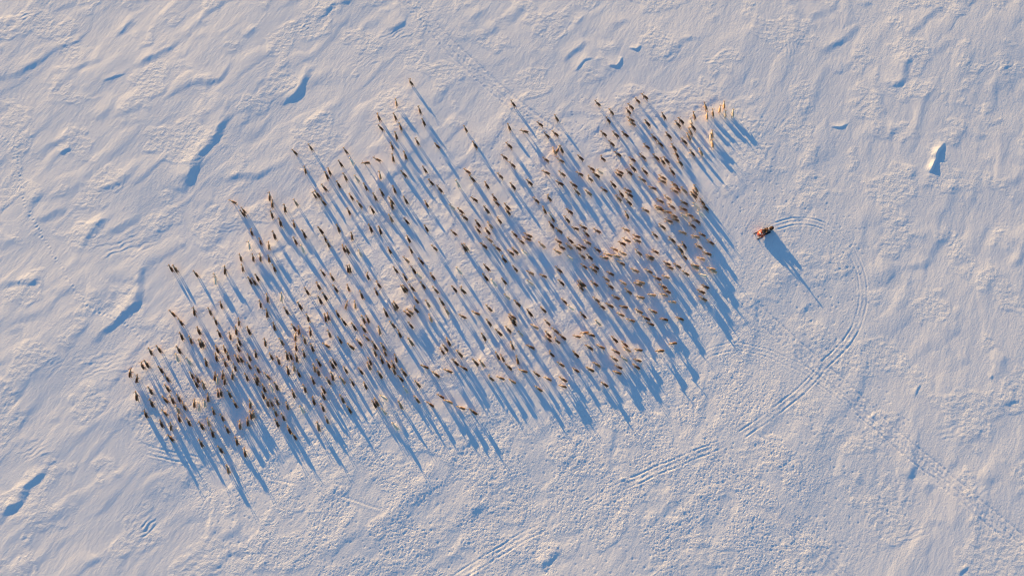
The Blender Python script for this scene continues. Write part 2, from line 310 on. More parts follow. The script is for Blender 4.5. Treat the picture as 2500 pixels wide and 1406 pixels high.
(-24.93,-15.63,120,'d',1,0.82,"dark brown reindeer heading up-left in herd's low inner left, second from right"),
(-14.65,-15.89,129,'m',1,0.88,"brown reindeer heading up-left in herd's low centre, standing apart"),
(14.57,-15.91,149,'d',0,0.86,"dark brown reindeer heading shallowly left in herd's low right, right one of two"),
(-22.88,-16.15,117,'m',2,0.82,"brown reindeer heading steeply up-left in herd's bottom inner left, rightmost"),
(8.06,-16.19,165,'m',1,0.82,"brown reindeer heading left in herd's bottom right, beside a brown one"),
(-32.27,-16.66,111,'d',0,0.91,"dark brown reindeer heading steeply up-left in herd's bottom left, rightmost"),
(4.28,-16.66,145,'m',0,0.88,"brown reindeer heading diagonally left in herd's bottom right, standing apart"),
(-16.54,-16.77,123,'p',0,0.80,"pale cream reindeer heading up-left in herd's bottom centre, behind a dark one"),
(-29.32,-16.83,118,'d',1,0.86,"dark brown reindeer heading steeply up-left in herd's bottom inner left, ahead of a brown one"),
(-33.98,-17.46,112,'m',2,0.94,"brown reindeer heading steeply up-left in herd's bottom left, standing apart"),
(-10.95,-17.78,148,'d',1,0.82,"dark brown reindeer heading shallowly left in herd's bottom centre, ahead of a tan one"),
(-29.31,-17.81,121,'m',4,0.86,"brown reindeer heading up-left in herd's bottom inner left, behind a dark one"),
(-19.81,-17.95,146,'p',1,0.88,"pale cream reindeer heading diagonally left in herd's bottom centre, beside a brown one"),
(-26.31,-18.27,118,'m',0,0.94,"brown reindeer heading steeply up-left in herd's bottom inner left, middle of three"),
(-14.68,-18.32,129,'m',0,0.88,"brown reindeer heading up-left in herd's bottom centre, standing apart"),
(-30.77,-18.56,109,'d',2,0.91,"dark brown reindeer heading steeply up-left in herd's bottom inner left, beside a brown one"),
(-9.71,-18.59,158,'t',1,0.91,"tan reindeer heading shallowly left in herd's bottom centre, behind a dark one"),
(-20.99,-18.72,122,'m',2,0.94,"brown reindeer heading up-left in herd's bottom inner left, beside a dark one"),
(-42.89,-19.02,120,'d',2,0.88,"dark brown reindeer heading steeply up-left in herd's bottom outer left, behind a brown one"),
(-21.29,-19.04,120,'d',1,0.86,"dark brown reindeer heading up-left in herd's bottom inner left, beside a brown one"),
(-12.54,-19.04,143,'d',1,0.88,"dark brown reindeer heading diagonally left in herd's bottom centre, standing apart"),
(-17.27,-19.17,117,'t',0,0.91,"tan reindeer heading steeply up-left in herd's bottom centre, standing apart"),
(-34.81,-19.31,111,'m',2,0.86,"brown reindeer heading steeply up-left in herd's bottom left, second from right"),
(-7.76,-19.53,162,'m',0,0.88,"brown reindeer heading shallowly left in herd's bottom inner right, standing apart"),
(-29.28,-19.60,113,'d',0,0.88,"dark brown reindeer heading steeply up-left in herd's bottom inner left, behind a dark one"),
(-32.43,-19.88,119,'p',1,0.88,"pale cream reindeer heading steeply up-left in herd's bottom left, standing apart"),
(-25.12,-19.88,121,'m',1,0.86,"brown reindeer heading up-left in herd's bottom inner left, standing apart"),
(-46.18,-20.12,106,'d',1,0.82,"dark brown reindeer heading straight up in herd's bottom outer left, ahead of a dark one"),
(-19.75,-20.16,127,'p',1,0.80,"pale cream reindeer heading up-left in herd's bottom centre, behind a brown one"),
(-5.85,-20.20,145,'m',0,0.94,"brown reindeer heading diagonally left in herd's bottom inner right, standing apart"),
(-36.52,-20.34,114,'m',1,0.91,"brown reindeer heading steeply up-left in herd's bottom left, ahead of a dark one"),
(-53.56,-20.37,132,'m',1,0.86,"brown reindeer heading up-left in herd's bottom far left, left one of two"),
(-35.29,-21.03,116,'d',0,0.82,"dark brown reindeer heading steeply up-left in herd's bottom left, third from right"),
(-44.72,-21.09,115,'d',1,0.82,"dark brown reindeer heading steeply up-left in herd's bottom outer left, behind a dark one"),
(-28.52,-21.48,113,'m',0,0.82,"brown reindeer heading steeply up-left in herd's bottom inner left, beside a tan one"),
(-49.73,-21.82,118,'d',0,0.91,"dark brown reindeer heading steeply up-left in herd's bottom outer left, beside a dark one"),
(-36.15,-21.94,116,'d',1,0.91,"dark brown reindeer heading steeply up-left in herd's bottom left, third from left"),
(-17.85,-22.43,132,'p',0,0.94,"pale cream reindeer heading up-left in herd's bottom centre, standing apart"),
(-29.77,-22.50,104,'t',0,0.94,"tan reindeer heading straight up in herd's bottom inner left, beside a brown one"),
(-43.74,-22.92,117,'d',1,0.88,"dark brown reindeer heading steeply up-left in herd's bottom outer left, second from right"),
(-34.17,-22.99,119,'d',2,0.91,"dark brown reindeer heading steeply up-left in herd's bottom left, second from right"),
(-45.97,-23.48,109,'d',0,0.94,"dark brown reindeer heading straight up in herd's bottom outer left, behind a tan one"),
(-33.30,-23.94,124,'d',1,0.82,"dark brown reindeer heading up-left in herd's bottom left, behind a dark one"),
(-52.19,-24.19,130,'d',1,0.88,"dark brown reindeer heading up-left in herd's bottom far left, behind a brown one"),
(-42.14,-24.67,106,'d',1,0.91,"dark brown reindeer heading straight up in herd's bottom outer left, second from right"),
(-47.54,-24.99,116,'d',1,0.88,"dark brown reindeer heading steeply up-left in herd's bottom outer left, second from left"),
(-44.46,-25.93,125,'d',0,0.88,"dark brown reindeer heading up-left in herd's bottom outer left, standing apart"),
(-40.70,-26.42,105,'d',2,0.94,"dark brown reindeer heading straight up in herd's bottom outer left, rightmost"),
(-43.05,-28.90,106,'t',1,0.91,"tan reindeer heading straight up in herd's bottom outer left, standing apart"),
]
FAR_HERD = [
(-17.65,37.12,128,'m',4,0.88),
(23.26,34.38,141,'d',1,0.94),
(21.95,33.67,136,'d',2,0.82),
(-20.10,33.13,101,'t',1,0.86),
(14.99,33.06,138,'d',0,0.86),
(0.28,32.95,127,'d',0,0.88),
(36.81,32.61,88,'t',1,0.86),
(20.74,32.42,136,'d',1,0.91),
(33.61,32.36,109,'t',0,0.91),
(35.99,31.85,84,'t',0,0.82),
(-15.94,31.61,110,'m',0,0.91),
(20.28,31.54,127,'d',1,0.86),
(17.31,31.37,126,'m',1,0.86),
(34.77,31.10,95,'t',0,0.86),
(38.20,31.06,87,'p',2,0.91),
(36.90,30.85,90,'p',0,0.82),
(31.57,30.63,109,'t',0,0.86),
(26.32,30.59,123,'d',0,0.86),
(33.71,30.55,93,'t',0,0.88),
(-20.14,30.37,113,'m',1,0.86),
(-22.97,30.32,115,'m',2,0.94),
(7.77,30.14,122,'m',0,0.86),
(20.64,29.97,152,'m',0,0.91),
(16.70,29.86,126,'d',1,0.82),
(29.28,29.68,135,'d',1,0.91),
(31.00,29.55,110,'p',0,0.76),
(-15.16,29.32,114,'m',1,0.88),
(23.44,29.26,130,'d',3,0.91),
(20.85,29.23,147,'m',0,0.91),
(4.95,29.08,145,'d',1,0.82),
(28.68,29.05,133,'d',3,0.88),
(-19.13,28.43,110,'m',1,0.91),
(-0.42,28.43,113,'m',1,0.86),
(31.23,28.43,128,'d',3,0.91),
(-22.48,28.32,134,'d',0,0.82),
(-7.92,28.15,118,'m',1,0.82),
(2.28,27.71,169,'m',1,0.91),
(30.69,27.55,115,'t',3,0.91),
(15.86,27.25,142,'d',1,0.88),
(7.57,27.20,142,'d',1,0.91),
(19.55,27.11,145,'d',0,0.91),
(17.91,27.07,141,'d',0,0.94),
(34.36,27.05,92,'t',3,0.91),
(6.07,26.98,137,'d',0,0.82),
(26.94,26.89,134,'d',3,0.91),
(-19.81,26.72,106,'m',1,0.91),
(30.36,26.56,117,'t',3,0.91),
(34.06,26.56,90,'p',3,0.80),
(24.44,26.54,134,'d',3,0.88),
(29.56,25.78,136,'d',3,0.91),
(-16.14,25.62,119,'m',0,0.86),
(17.14,25.39,136,'d',1,0.91),
(25.44,25.29,136,'d',3,0.88),
(34.27,25.25,95,'t',3,0.88),
(-6.24,25.02,123,'d',1,0.94),
(-12.69,24.96,138,'m',2,0.82),
(-0.37,24.96,137,'d',1,0.94),
(-20.44,24.80,111,'m',1,0.88),
(-34.37,24.70,125,'m',0,0.82),
(27.70,24.59,127,'d',3,0.94),
(8.51,24.19,112,'m',1,0.91),
(7.72,24.08,62,'m',0,0.94),
(-28.32,24.04,128,'m',0,0.82),
(7.27,23.86,117,'t',2,0.91),
(-36.99,23.82,135,'m',1,0.82),
(32.22,23.66,115,'t',3,0.94),
(30.80,23.53,127,'d',3,0.88),
(18.17,23.39,145,'d',1,0.91),
(28.11,23.29,120,'d',3,0.86),
(-18.08,22.96,110,'m',0,0.94),
(22.33,22.92,138,'d',3,0.91),
(-1.15,22.83,143,'d',1,0.86),
(24.58,22.74,138,'d',3,0.94),
(11.76,22.73,142,'d',2,0.86),
(15.51,22.62,145,'d',4,0.82),
(-20.20,22.57,102,'m',0,0.91),
(20.59,22.44,147,'d',1,0.86),
(-22.77,22.40,157,'m',0,0.91),
(26.33,22.22,134,'d',3,0.91),
(8.38,22.19,153,'m',0,0.91),
(-27.13,22.00,120,'p',1,0.91),
(25.64,22.00,126,'d',3,0.91),
(-24.68,21.88,-171,'m',1,0.88),
(28.62,21.75,125,'m',3,0.91),
(-29.04,21.66,125,'d',0,0.82),
(20.59,20.80,136,'d',0,0.94),
(13.58,20.74,147,'d',1,0.88),
(-35.01,20.46,103,'m',1,0.88),
(-7.46,20.25,148,'d',2,0.91),
(-30.88,20.20,116,'d',2,0.88),
(22.56,20.20,136,'d',3,0.88),
(15.02,20.16,147,'p',2,0.82),
(18.40,20.12,153,'d',1,0.88),
(27.15,20.07,126,'d',3,0.94),
(19.93,19.99,139,'d',1,0.94),
(8.60,19.73,145,'m',0,0.91),
(-18.19,19.69,134,'m',0,0.91),
(18.14,19.65,153,'d',2,0.88),
(14.37,19.52,145,'d',1,0.94),
(-31.25,19.43,116,'d',1,0.91),
(-22.27,19.39,100,'t',1,0.91),
(-28.10,19.14,116,'m',1,0.94),
(25.52,19.05,149,'m',3,0.94),
(-26.08,18.84,125,'p',1,0.88),
(-6.61,18.84,133,'m',0,0.94),
(13.25,18.84,142,'m',4,0.88),
(22.12,18.67,147,'m',3,0.91),
(25.44,18.37,153,'m',3,0.91),
(8.18,18.03,153,'d',1,0.94),
(-29.16,17.82,119,'d',1,0.86),
(17.14,17.78,135,'d',2,0.91),
(10.52,17.74,148,'d',2,0.94),
(27.45,17.74,142,'d',3,0.88),
(-24.56,17.32,119,'d',0,0.86),
(-31.48,17.23,132,'d',0,0.91),
(27.83,17.10,142,'d',3,0.86),
(30.91,16.93,120,'t',3,0.91),
(15.58,16.85,150,'d',0,0.86),
(19.56,16.77,158,'m',0,0.88),
(28.98,16.68,136,'t',3,0.91),
(27.38,16.60,153,'m',3,0.91),
(11.00,16.43,135,'m',0,0.91),
(-21.77,16.30,118,'m',1,0.88),
(30.79,16.26,131,'t',3,0.82),
(18.40,16.09,129,'d',2,0.86),
(-32.54,16.05,130,'d',0,0.94),
(-33.07,15.92,123,'m',1,0.82),
(19.80,15.92,150,'d',1,0.91),
(30.49,15.80,134,'m',3,0.91),
(-40.64,15.58,93,'m',0,0.94),
(-22.90,15.50,116,'m',0,0.91),
(-2.87,15.42,128,'d',2,0.88),
(26.13,15.33,147,'t',3,0.91),
(17.94,15.25,135,'t',1,0.91),
(24.86,14.83,153,'m',3,0.88),
(-46.56,14.75,154,'m',1,0.86),
(-20.07,14.75,125,'m',0,0.91),
(-31.47,14.63,130,'m',1,0.91),
(-36.13,14.58,123,'t',1,0.86),
(19.62,14.54,135,'d',0,0.91),
(28.85,14.50,153,'m',3,0.88),
(31.84,14.50,125,'d',3,0.91),
(-2.47,14.46,138,'d',0,0.88),
(-40.11,14.33,93,'m',2,0.91),
(-20.03,13.96,113,'m',2,0.91),
(30.78,13.83,136,'p',3,0.91),
(26.75,13.79,145,'m',3,0.88),
(-9.88,13.75,137,'p',1,0.82),
(-0.68,13.75,133,'d',0,0.91),
(24.53,13.75,164,'t',3,0.88),
(32.28,13.58,136,'d',3,0.91),
(-37.91,13.50,99,'m',1,0.91),
(24.78,13.37,164,'m',3,0.88),
(28.66,13.37,156,'m',3,0.91),
(-44.70,13.17,127,'m',1,0.82),
(5.46,13.17,116,'m',2,0.91),
(-8.46,13.04,139,'d',0,0.86),
(9.72,12.96,143,'d',1,0.91),
(-0.61,12.91,128,'m',2,0.88),
(26.00,12.88,169,'t',3,0.91),
(-44.76,12.63,131,'m',0,0.86),
(31.47,12.51,138,'p',3,0.88),
(-39.98,12.42,109,'m',1,0.88),
(29.60,12.25,158,'m',3,0.91),
(26.96,12.13,153,'m',3,0.94),
(6.53,12.09,118,'p',0,0.82),
(28.66,12.09,142,'p',3,0.88),
(-7.74,11.85,141,'d',1,0.91),
(6.80,11.69,123,'m',2,0.82),
(27.22,11.49,158,'m',3,0.88),
(9.24,11.48,129,'d',1,0.94),
(-2.04,11.36,128,'m',2,0.86),
(26.09,11.26,158,'m',3,0.91),
(30.66,11.26,145,'d',3,0.94),
(-38.44,10.99,107,'d',0,0.94),
(-36.18,10.75,106,'m',2,0.86),
(-5.58,10.75,127,'d',0,0.91),
(6.64,10.54,128,'d',1,0.91),
(-3.53,10.46,129,'t',2,0.94),
(29.93,10.41,142,'d',3,0.91),
(24.96,10.24,142,'m',3,0.91),
(11.94,10.21,156,'d',0,0.88),
(10.61,10.05,164,'d',1,0.82),
(-23.36,9.92,113,'d',1,0.94),
(-5.53,9.68,129,'d',0,0.86),
(-31.56,9.59,126,'d',1,0.94),
(7.89,9.59,146,'m',2,0.91),
(-21.77,9.56,107,'d',1,0.91),
(-3.95,9.43,129,'d',2,0.91),
(-43.08,9.31,114,'d',4,0.82),
(12.40,9.00,136,'d',0,0.88),
(0.55,8.94,136,'d',1,0.82),
(31.48,8.87,153,'d',3,0.82),
(2.81,8.78,157,'m',0,0.91),
(-39.21,8.70,111,'d',0,0.94),
(20.68,8.61,164,'d',0,0.88),
(30.38,8.51,167,'t',3,0.91),
(2.65,8.17,159,'d',0,0.91),
(-30.73,8.09,114,'d',0,0.82),
(-3.63,7.97,144,'t',0,0.91),
(19.02,7.89,156,'m',0,0.94),
(9.70,7.85,138,'d',0,0.88),
(20.73,7.82,159,'m',0,0.91),
(7.78,7.76,154,'d',2,0.82),
(1.62,7.72,143,'m',0,0.82),
(-41.43,7.64,109,'d',1,0.82),
(12.58,7.53,150,'m',1,0.94),
(18.24,7.38,156,'d',1,0.88),
(-30.21,7.23,114,'m',1,0.82),
(28.35,6.98,124,'d',3,0.86),
(-43.20,6.91,105,'p',2,0.94),
(-4.50,6.91,141,'d',1,0.91),
(-39.97,6.87,100,'t',2,0.91),
(9.49,6.84,143,'t',0,0.88),
(11.70,6.79,157,'d',0,0.91),
(30.79,6.79,148,'m',3,0.88),
(8.26,6.67,154,'m',4,0.91),
(-7.42,6.63,124,'t',0,0.86),
(10.93,6.59,146,'d',1,0.91),
(-7.76,6.51,124,'m',0,0.94),
(16.97,6.40,159,'t',1,0.82),
(-27.56,6.39,117,'d',2,0.94),
(14.16,6.28,150,'d',0,0.82),
(27.73,6.21,126,'m',3,0.91),
(-26.97,6.15,114,'m',1,0.91),
(-16.54,6.15,116,'m',1,0.82),
(0.62,6.03,138,'m',2,0.94),
(23.62,5.95,153,'d',3,0.82),
(7.60,5.94,154,'t',0,0.91),
(2.26,5.79,143,'p',0,0.82),
(-0.07,5.74,144,'d',1,0.86),
(18.29,5.63,159,'t',0,0.88),
(32.11,5.57,164,'m',3,0.91),
(15.90,5.44,167,'t',1,0.91),
(11.63,5.18,140,'m',1,0.86),
(17.23,5.18,164,'t',1,0.94),
(22.77,5.05,157,'m',1,0.94),
(12.84,4.99,140,'d',1,0.88),
(28.30,4.99,135,'d',2,0.82),
(15.27,4.93,169,'m',0,0.91),
(-44.41,4.82,107,'m',0,0.82),
(-42.39,4.82,100,'m',0,0.82),
(-41.18,4.82,97,'m',0,0.86),
(22.69,4.73,157,'m',0,0.82),
(31.07,4.70,164,'t',1,0.91),
(-39.78,4.66,100,'m',1,0.82),
(-17.16,4.46,135,'t',1,0.91),
(17.98,3.94,153,'m',1,0.91),
(25.43,3.90,157,'d',0,0.86),
(29.97,3.49,169,'t',0,0.94),
(11.86,3.47,146,'d',0,0.82),
(27.11,3.43,148,'m',1,0.91),
(13.79,3.31,143,'d',1,0.86),
(25.82,3.21,157,'m',2,0.88),
(30.00,3.15,159,'t',0,0.88),
(-55.57,3.03,122,'d',0,0.82),
(-43.90,3.03,102,'m',1,0.82),
(32.59,2.96,169,'t',0,0.94),
(-54.80,2.91,122,'m',1,0.91),
(-26.74,2.87,101,'d',0,0.82),
(-26.40,2.87,98,'m',1,0.88),
(13.44,2.80,143,'m',1,0.94),
(-46.74,2.63,93,'m',0,0.91),
(-15.92,2.63,125,'d',0,0.94),
(32.87,2.55,167,'t',1,0.86),
(-30.72,2.27,126,'d',1,0.82),
(16.15,2.23,154,'m',1,0.86),
(-51.37,2.08,128,'m',0,0.82),
(31.13,1.88,167,'p',2,0.91),
(-15.02,1.76,130,'p',1,0.82),
(25.13,1.63,164,'t',0,0.82),
(-29.19,1.52,122,'d',2,0.88),
(-48.24,1.48,105,'p',0,0.82),
(-41.33,1.45,118,'d',1,0.82),
(23.72,1.37,159,'d',0,0.91),
(-48.14,0.89,96,'p',0,0.88),
(-42.41,0.89,118,'d',1,0.88),
(-41.75,0.73,123,'m',0,0.86),
(21.05,0.71,164,'t',2,0.94),
(18.18,0.62,150,'t',2,0.86),
(20.55,0.40,164,'t',0,0.91),
(-21.55,0.26,126,'d',2,0.88),
(24.61,-0.04,153,'d',0,0.94),
(31.42,-0.04,159,'m',0,0.88),
(25.17,-0.82,154,'d',0,0.91),
(30.69,-0.88,159,'m',0,0.91),
(-21.87,-0.99,116,'d',0,0.82),
(24.71,-1.38,164,'t',1,0.82),
(-30.11,-1.73,120,'d',1,0.91),
(-39.37,-2.08,100,'m',0,0.94),
(30.91,-2.10,153,'m',0,0.94),
(-30.85,-2.39,117,'d',0,0.91),
(-40.43,-3.05,102,'d',0,0.82),
(-25.22,-3.16,98,'t',0,0.82),
(-26.68,-3.20,74,'t',0,0.86),
(-50.90,-4.32,101,'d',0,0.91),
(-54.26,-4.59,135,'d',0,0.91),
(-27.90,-4.63,120,'d',2,0.82),
(-29.40,-5.09,108,'d',2,0.86),
(-29.83,-5.32,103,'d',0,0.88),
(-52.79,-6.01,124,'d',1,0.91),
(-43.62,-6.01,96,'m',0,0.82),
(-34.65,-6.92,125,'d',0,0.88),
(-33.91,-7.38,94,'d',1,0.91),
(-43.88,-7.45,98,'d',0,0.91),
(-32.08,-7.60,96,'d',1,0.91),
(-44.76,-8.30,102,'m',0,0.82),
(-52.45,-8.33,114,'d',1,0.88),
(-34.42,-8.43,90,'m',2,0.86),
(-50.91,-8.94,111,'m',1,0.91),
(-32.87,-8.94,109,'m',0,0.94),
(-43.19,-9.21,116,'d',2,0.88),
(-48.99,-9.45,115,'d',1,0.91),
(-49.33,-9.57,111,'d',0,0.94),
(-34.18,-10.05,101,'d',2,0.86),
(-31.57,-10.17,111,'d',1,0.91),
(-43.24,-10.23,116,'d',2,0.88),
(-55.74,-10.41,125,'d',0,0.88),
(-46.57,-10.41,117,'d',2,0.91),
(-45.30,-10.50,117,'d',2,0.91),
(-52.60,-10.53,120,'d',0,0.88),
(-57.07,-10.77,118,'m',0,0.82),
(-32.83,-11.12,106,'d',1,0.86),
(-40.44,-11.18,100,'d',0,0.82),
(-35.44,-11.48,104,'d',0,0.94),
(-34.88,-11.48,112,'d',0,0.82),
(-44.75,-11.54,110,'d',0,0.88),
(-37.94,-11.54,121,'m',2,0.82),
(-46.58,-11.72,106,'d',2,0.91),
(-41.36,-11.72,114,'d',1,0.86),
(-52.72,-11.78,116,'p',2,0.91),
(-33.95,-11.84,102,'m',0,0.88),
(-43.21,-11.96,119,'d',1,0.91),
(-42.63,-11.96,124,'d',1,0.91),
(-36.74,-12.25,112,'d',0,0.91),
(-45.08,-12.61,110,'d',1,0.91),
(-57.34,-12.79,123,'d',0,0.91),
(-58.04,-13.03,123,'d',4,0.86),
(-41.26,-13.03,119,'d',1,0.82),
(-43.49,-13.32,110,'d',0,0.82),
(-34.27,-13.32,99,'t',0,0.86),
(-39.84,-13.62,119,'d',1,0.91),
(-55.03,-13.68,125,'d',0,0.86),
(-35.13,-13.85,101,'d',1,0.91),
(-59.84,-14.21,88,'d',2,0.94),
(-50.08,-14.56,117,'d',1,0.82),
(-45.29,-14.56,88,'m',0,0.88),
(-43.77,-14.61,91,'m',0,0.88),
(-46.52,-14.74,86,'m',0,0.88),
(-53.87,-15.03,123,'d',0,0.86),
(-39.82,-15.08,116,'d',0,0.94),
(-58.69,-15.12,83,'d',1,0.82),
(-49.17,-15.14,115,'d',1,0.86),
(-46.03,-15.31,88,'p',0,0.94),
(-44.91,-15.42,91,'d',1,0.86),
(-39.92,-15.60,119,'d',0,0.86),
(-49.26,-15.89,117,'d',1,0.86),
(-48.10,-16.13,106,'t',1,0.91),
(-36.72,-16.30,116,'m',0,0.94),
(-37.49,-16.48,116,'p',1,0.78),
(-53.62,-16.59,125,'d',1,0.91),
(-38.64,-16.59,116,'d',2,0.91),
(-56.18,-17.00,121,'d',0,0.91),
(-45.30,-17.29,101,'d',0,0.82),
(-45.72,-17.41,98,'d',0,0.86),
(-43.94,-17.46,117,'m',1,0.86),
(-38.68,-17.69,113,'d',2,0.86),
(-58.29,-17.87,98,'d',0,0.94),
(-47.24,-18.04,98,'m',2,0.88),
(-51.69,-18.13,116,'d',1,0.91),
(-53.75,-18.34,134,'m',2,0.91),
(-52.64,-18.42,116,'d',1,0.94),
(-36.43,-18.62,114,'m',1,0.86),
(-37.89,-18.85,112,'m',0,0.94),
(-37.31,-18.85,116,'m',1,0.82),
(-55.82,-18.91,116,'d',0,0.91),
(-47.68,-18.91,101,'p',2,0.80),
(-49.25,-18.97,95,'m',2,0.88),
(-40.58,-19.08,97,'m',0,0.91),
(-50.71,-19.40,120,'d',2,0.91),
(-48.48,-19.49,91,'p',0,0.82),
(-51.62,-19.94,120,'t',0,0.88),
(-56.55,-20.57,115,'d',2,0.86),
(-39.98,-20.57,115,'t',4,0.82),
(-40.31,-20.74,105,'d',1,0.91),
(-51.33,-21.20,111,'d',2,0.91),
(-40.75,-21.77,97,'m',2,0.91),
(-46.77,-21.82,111,'t',2,0.91),
(-53.94,-22.05,116,'d',2,0.86),
(-41.87,-22.25,98,'m',2,0.94),
(-47.73,-22.35,120,'d',0,0.94),
(-52.47,-22.50,97,'m',0,0.82),
(23.12,24.86,141,'d',3,0.86),
]
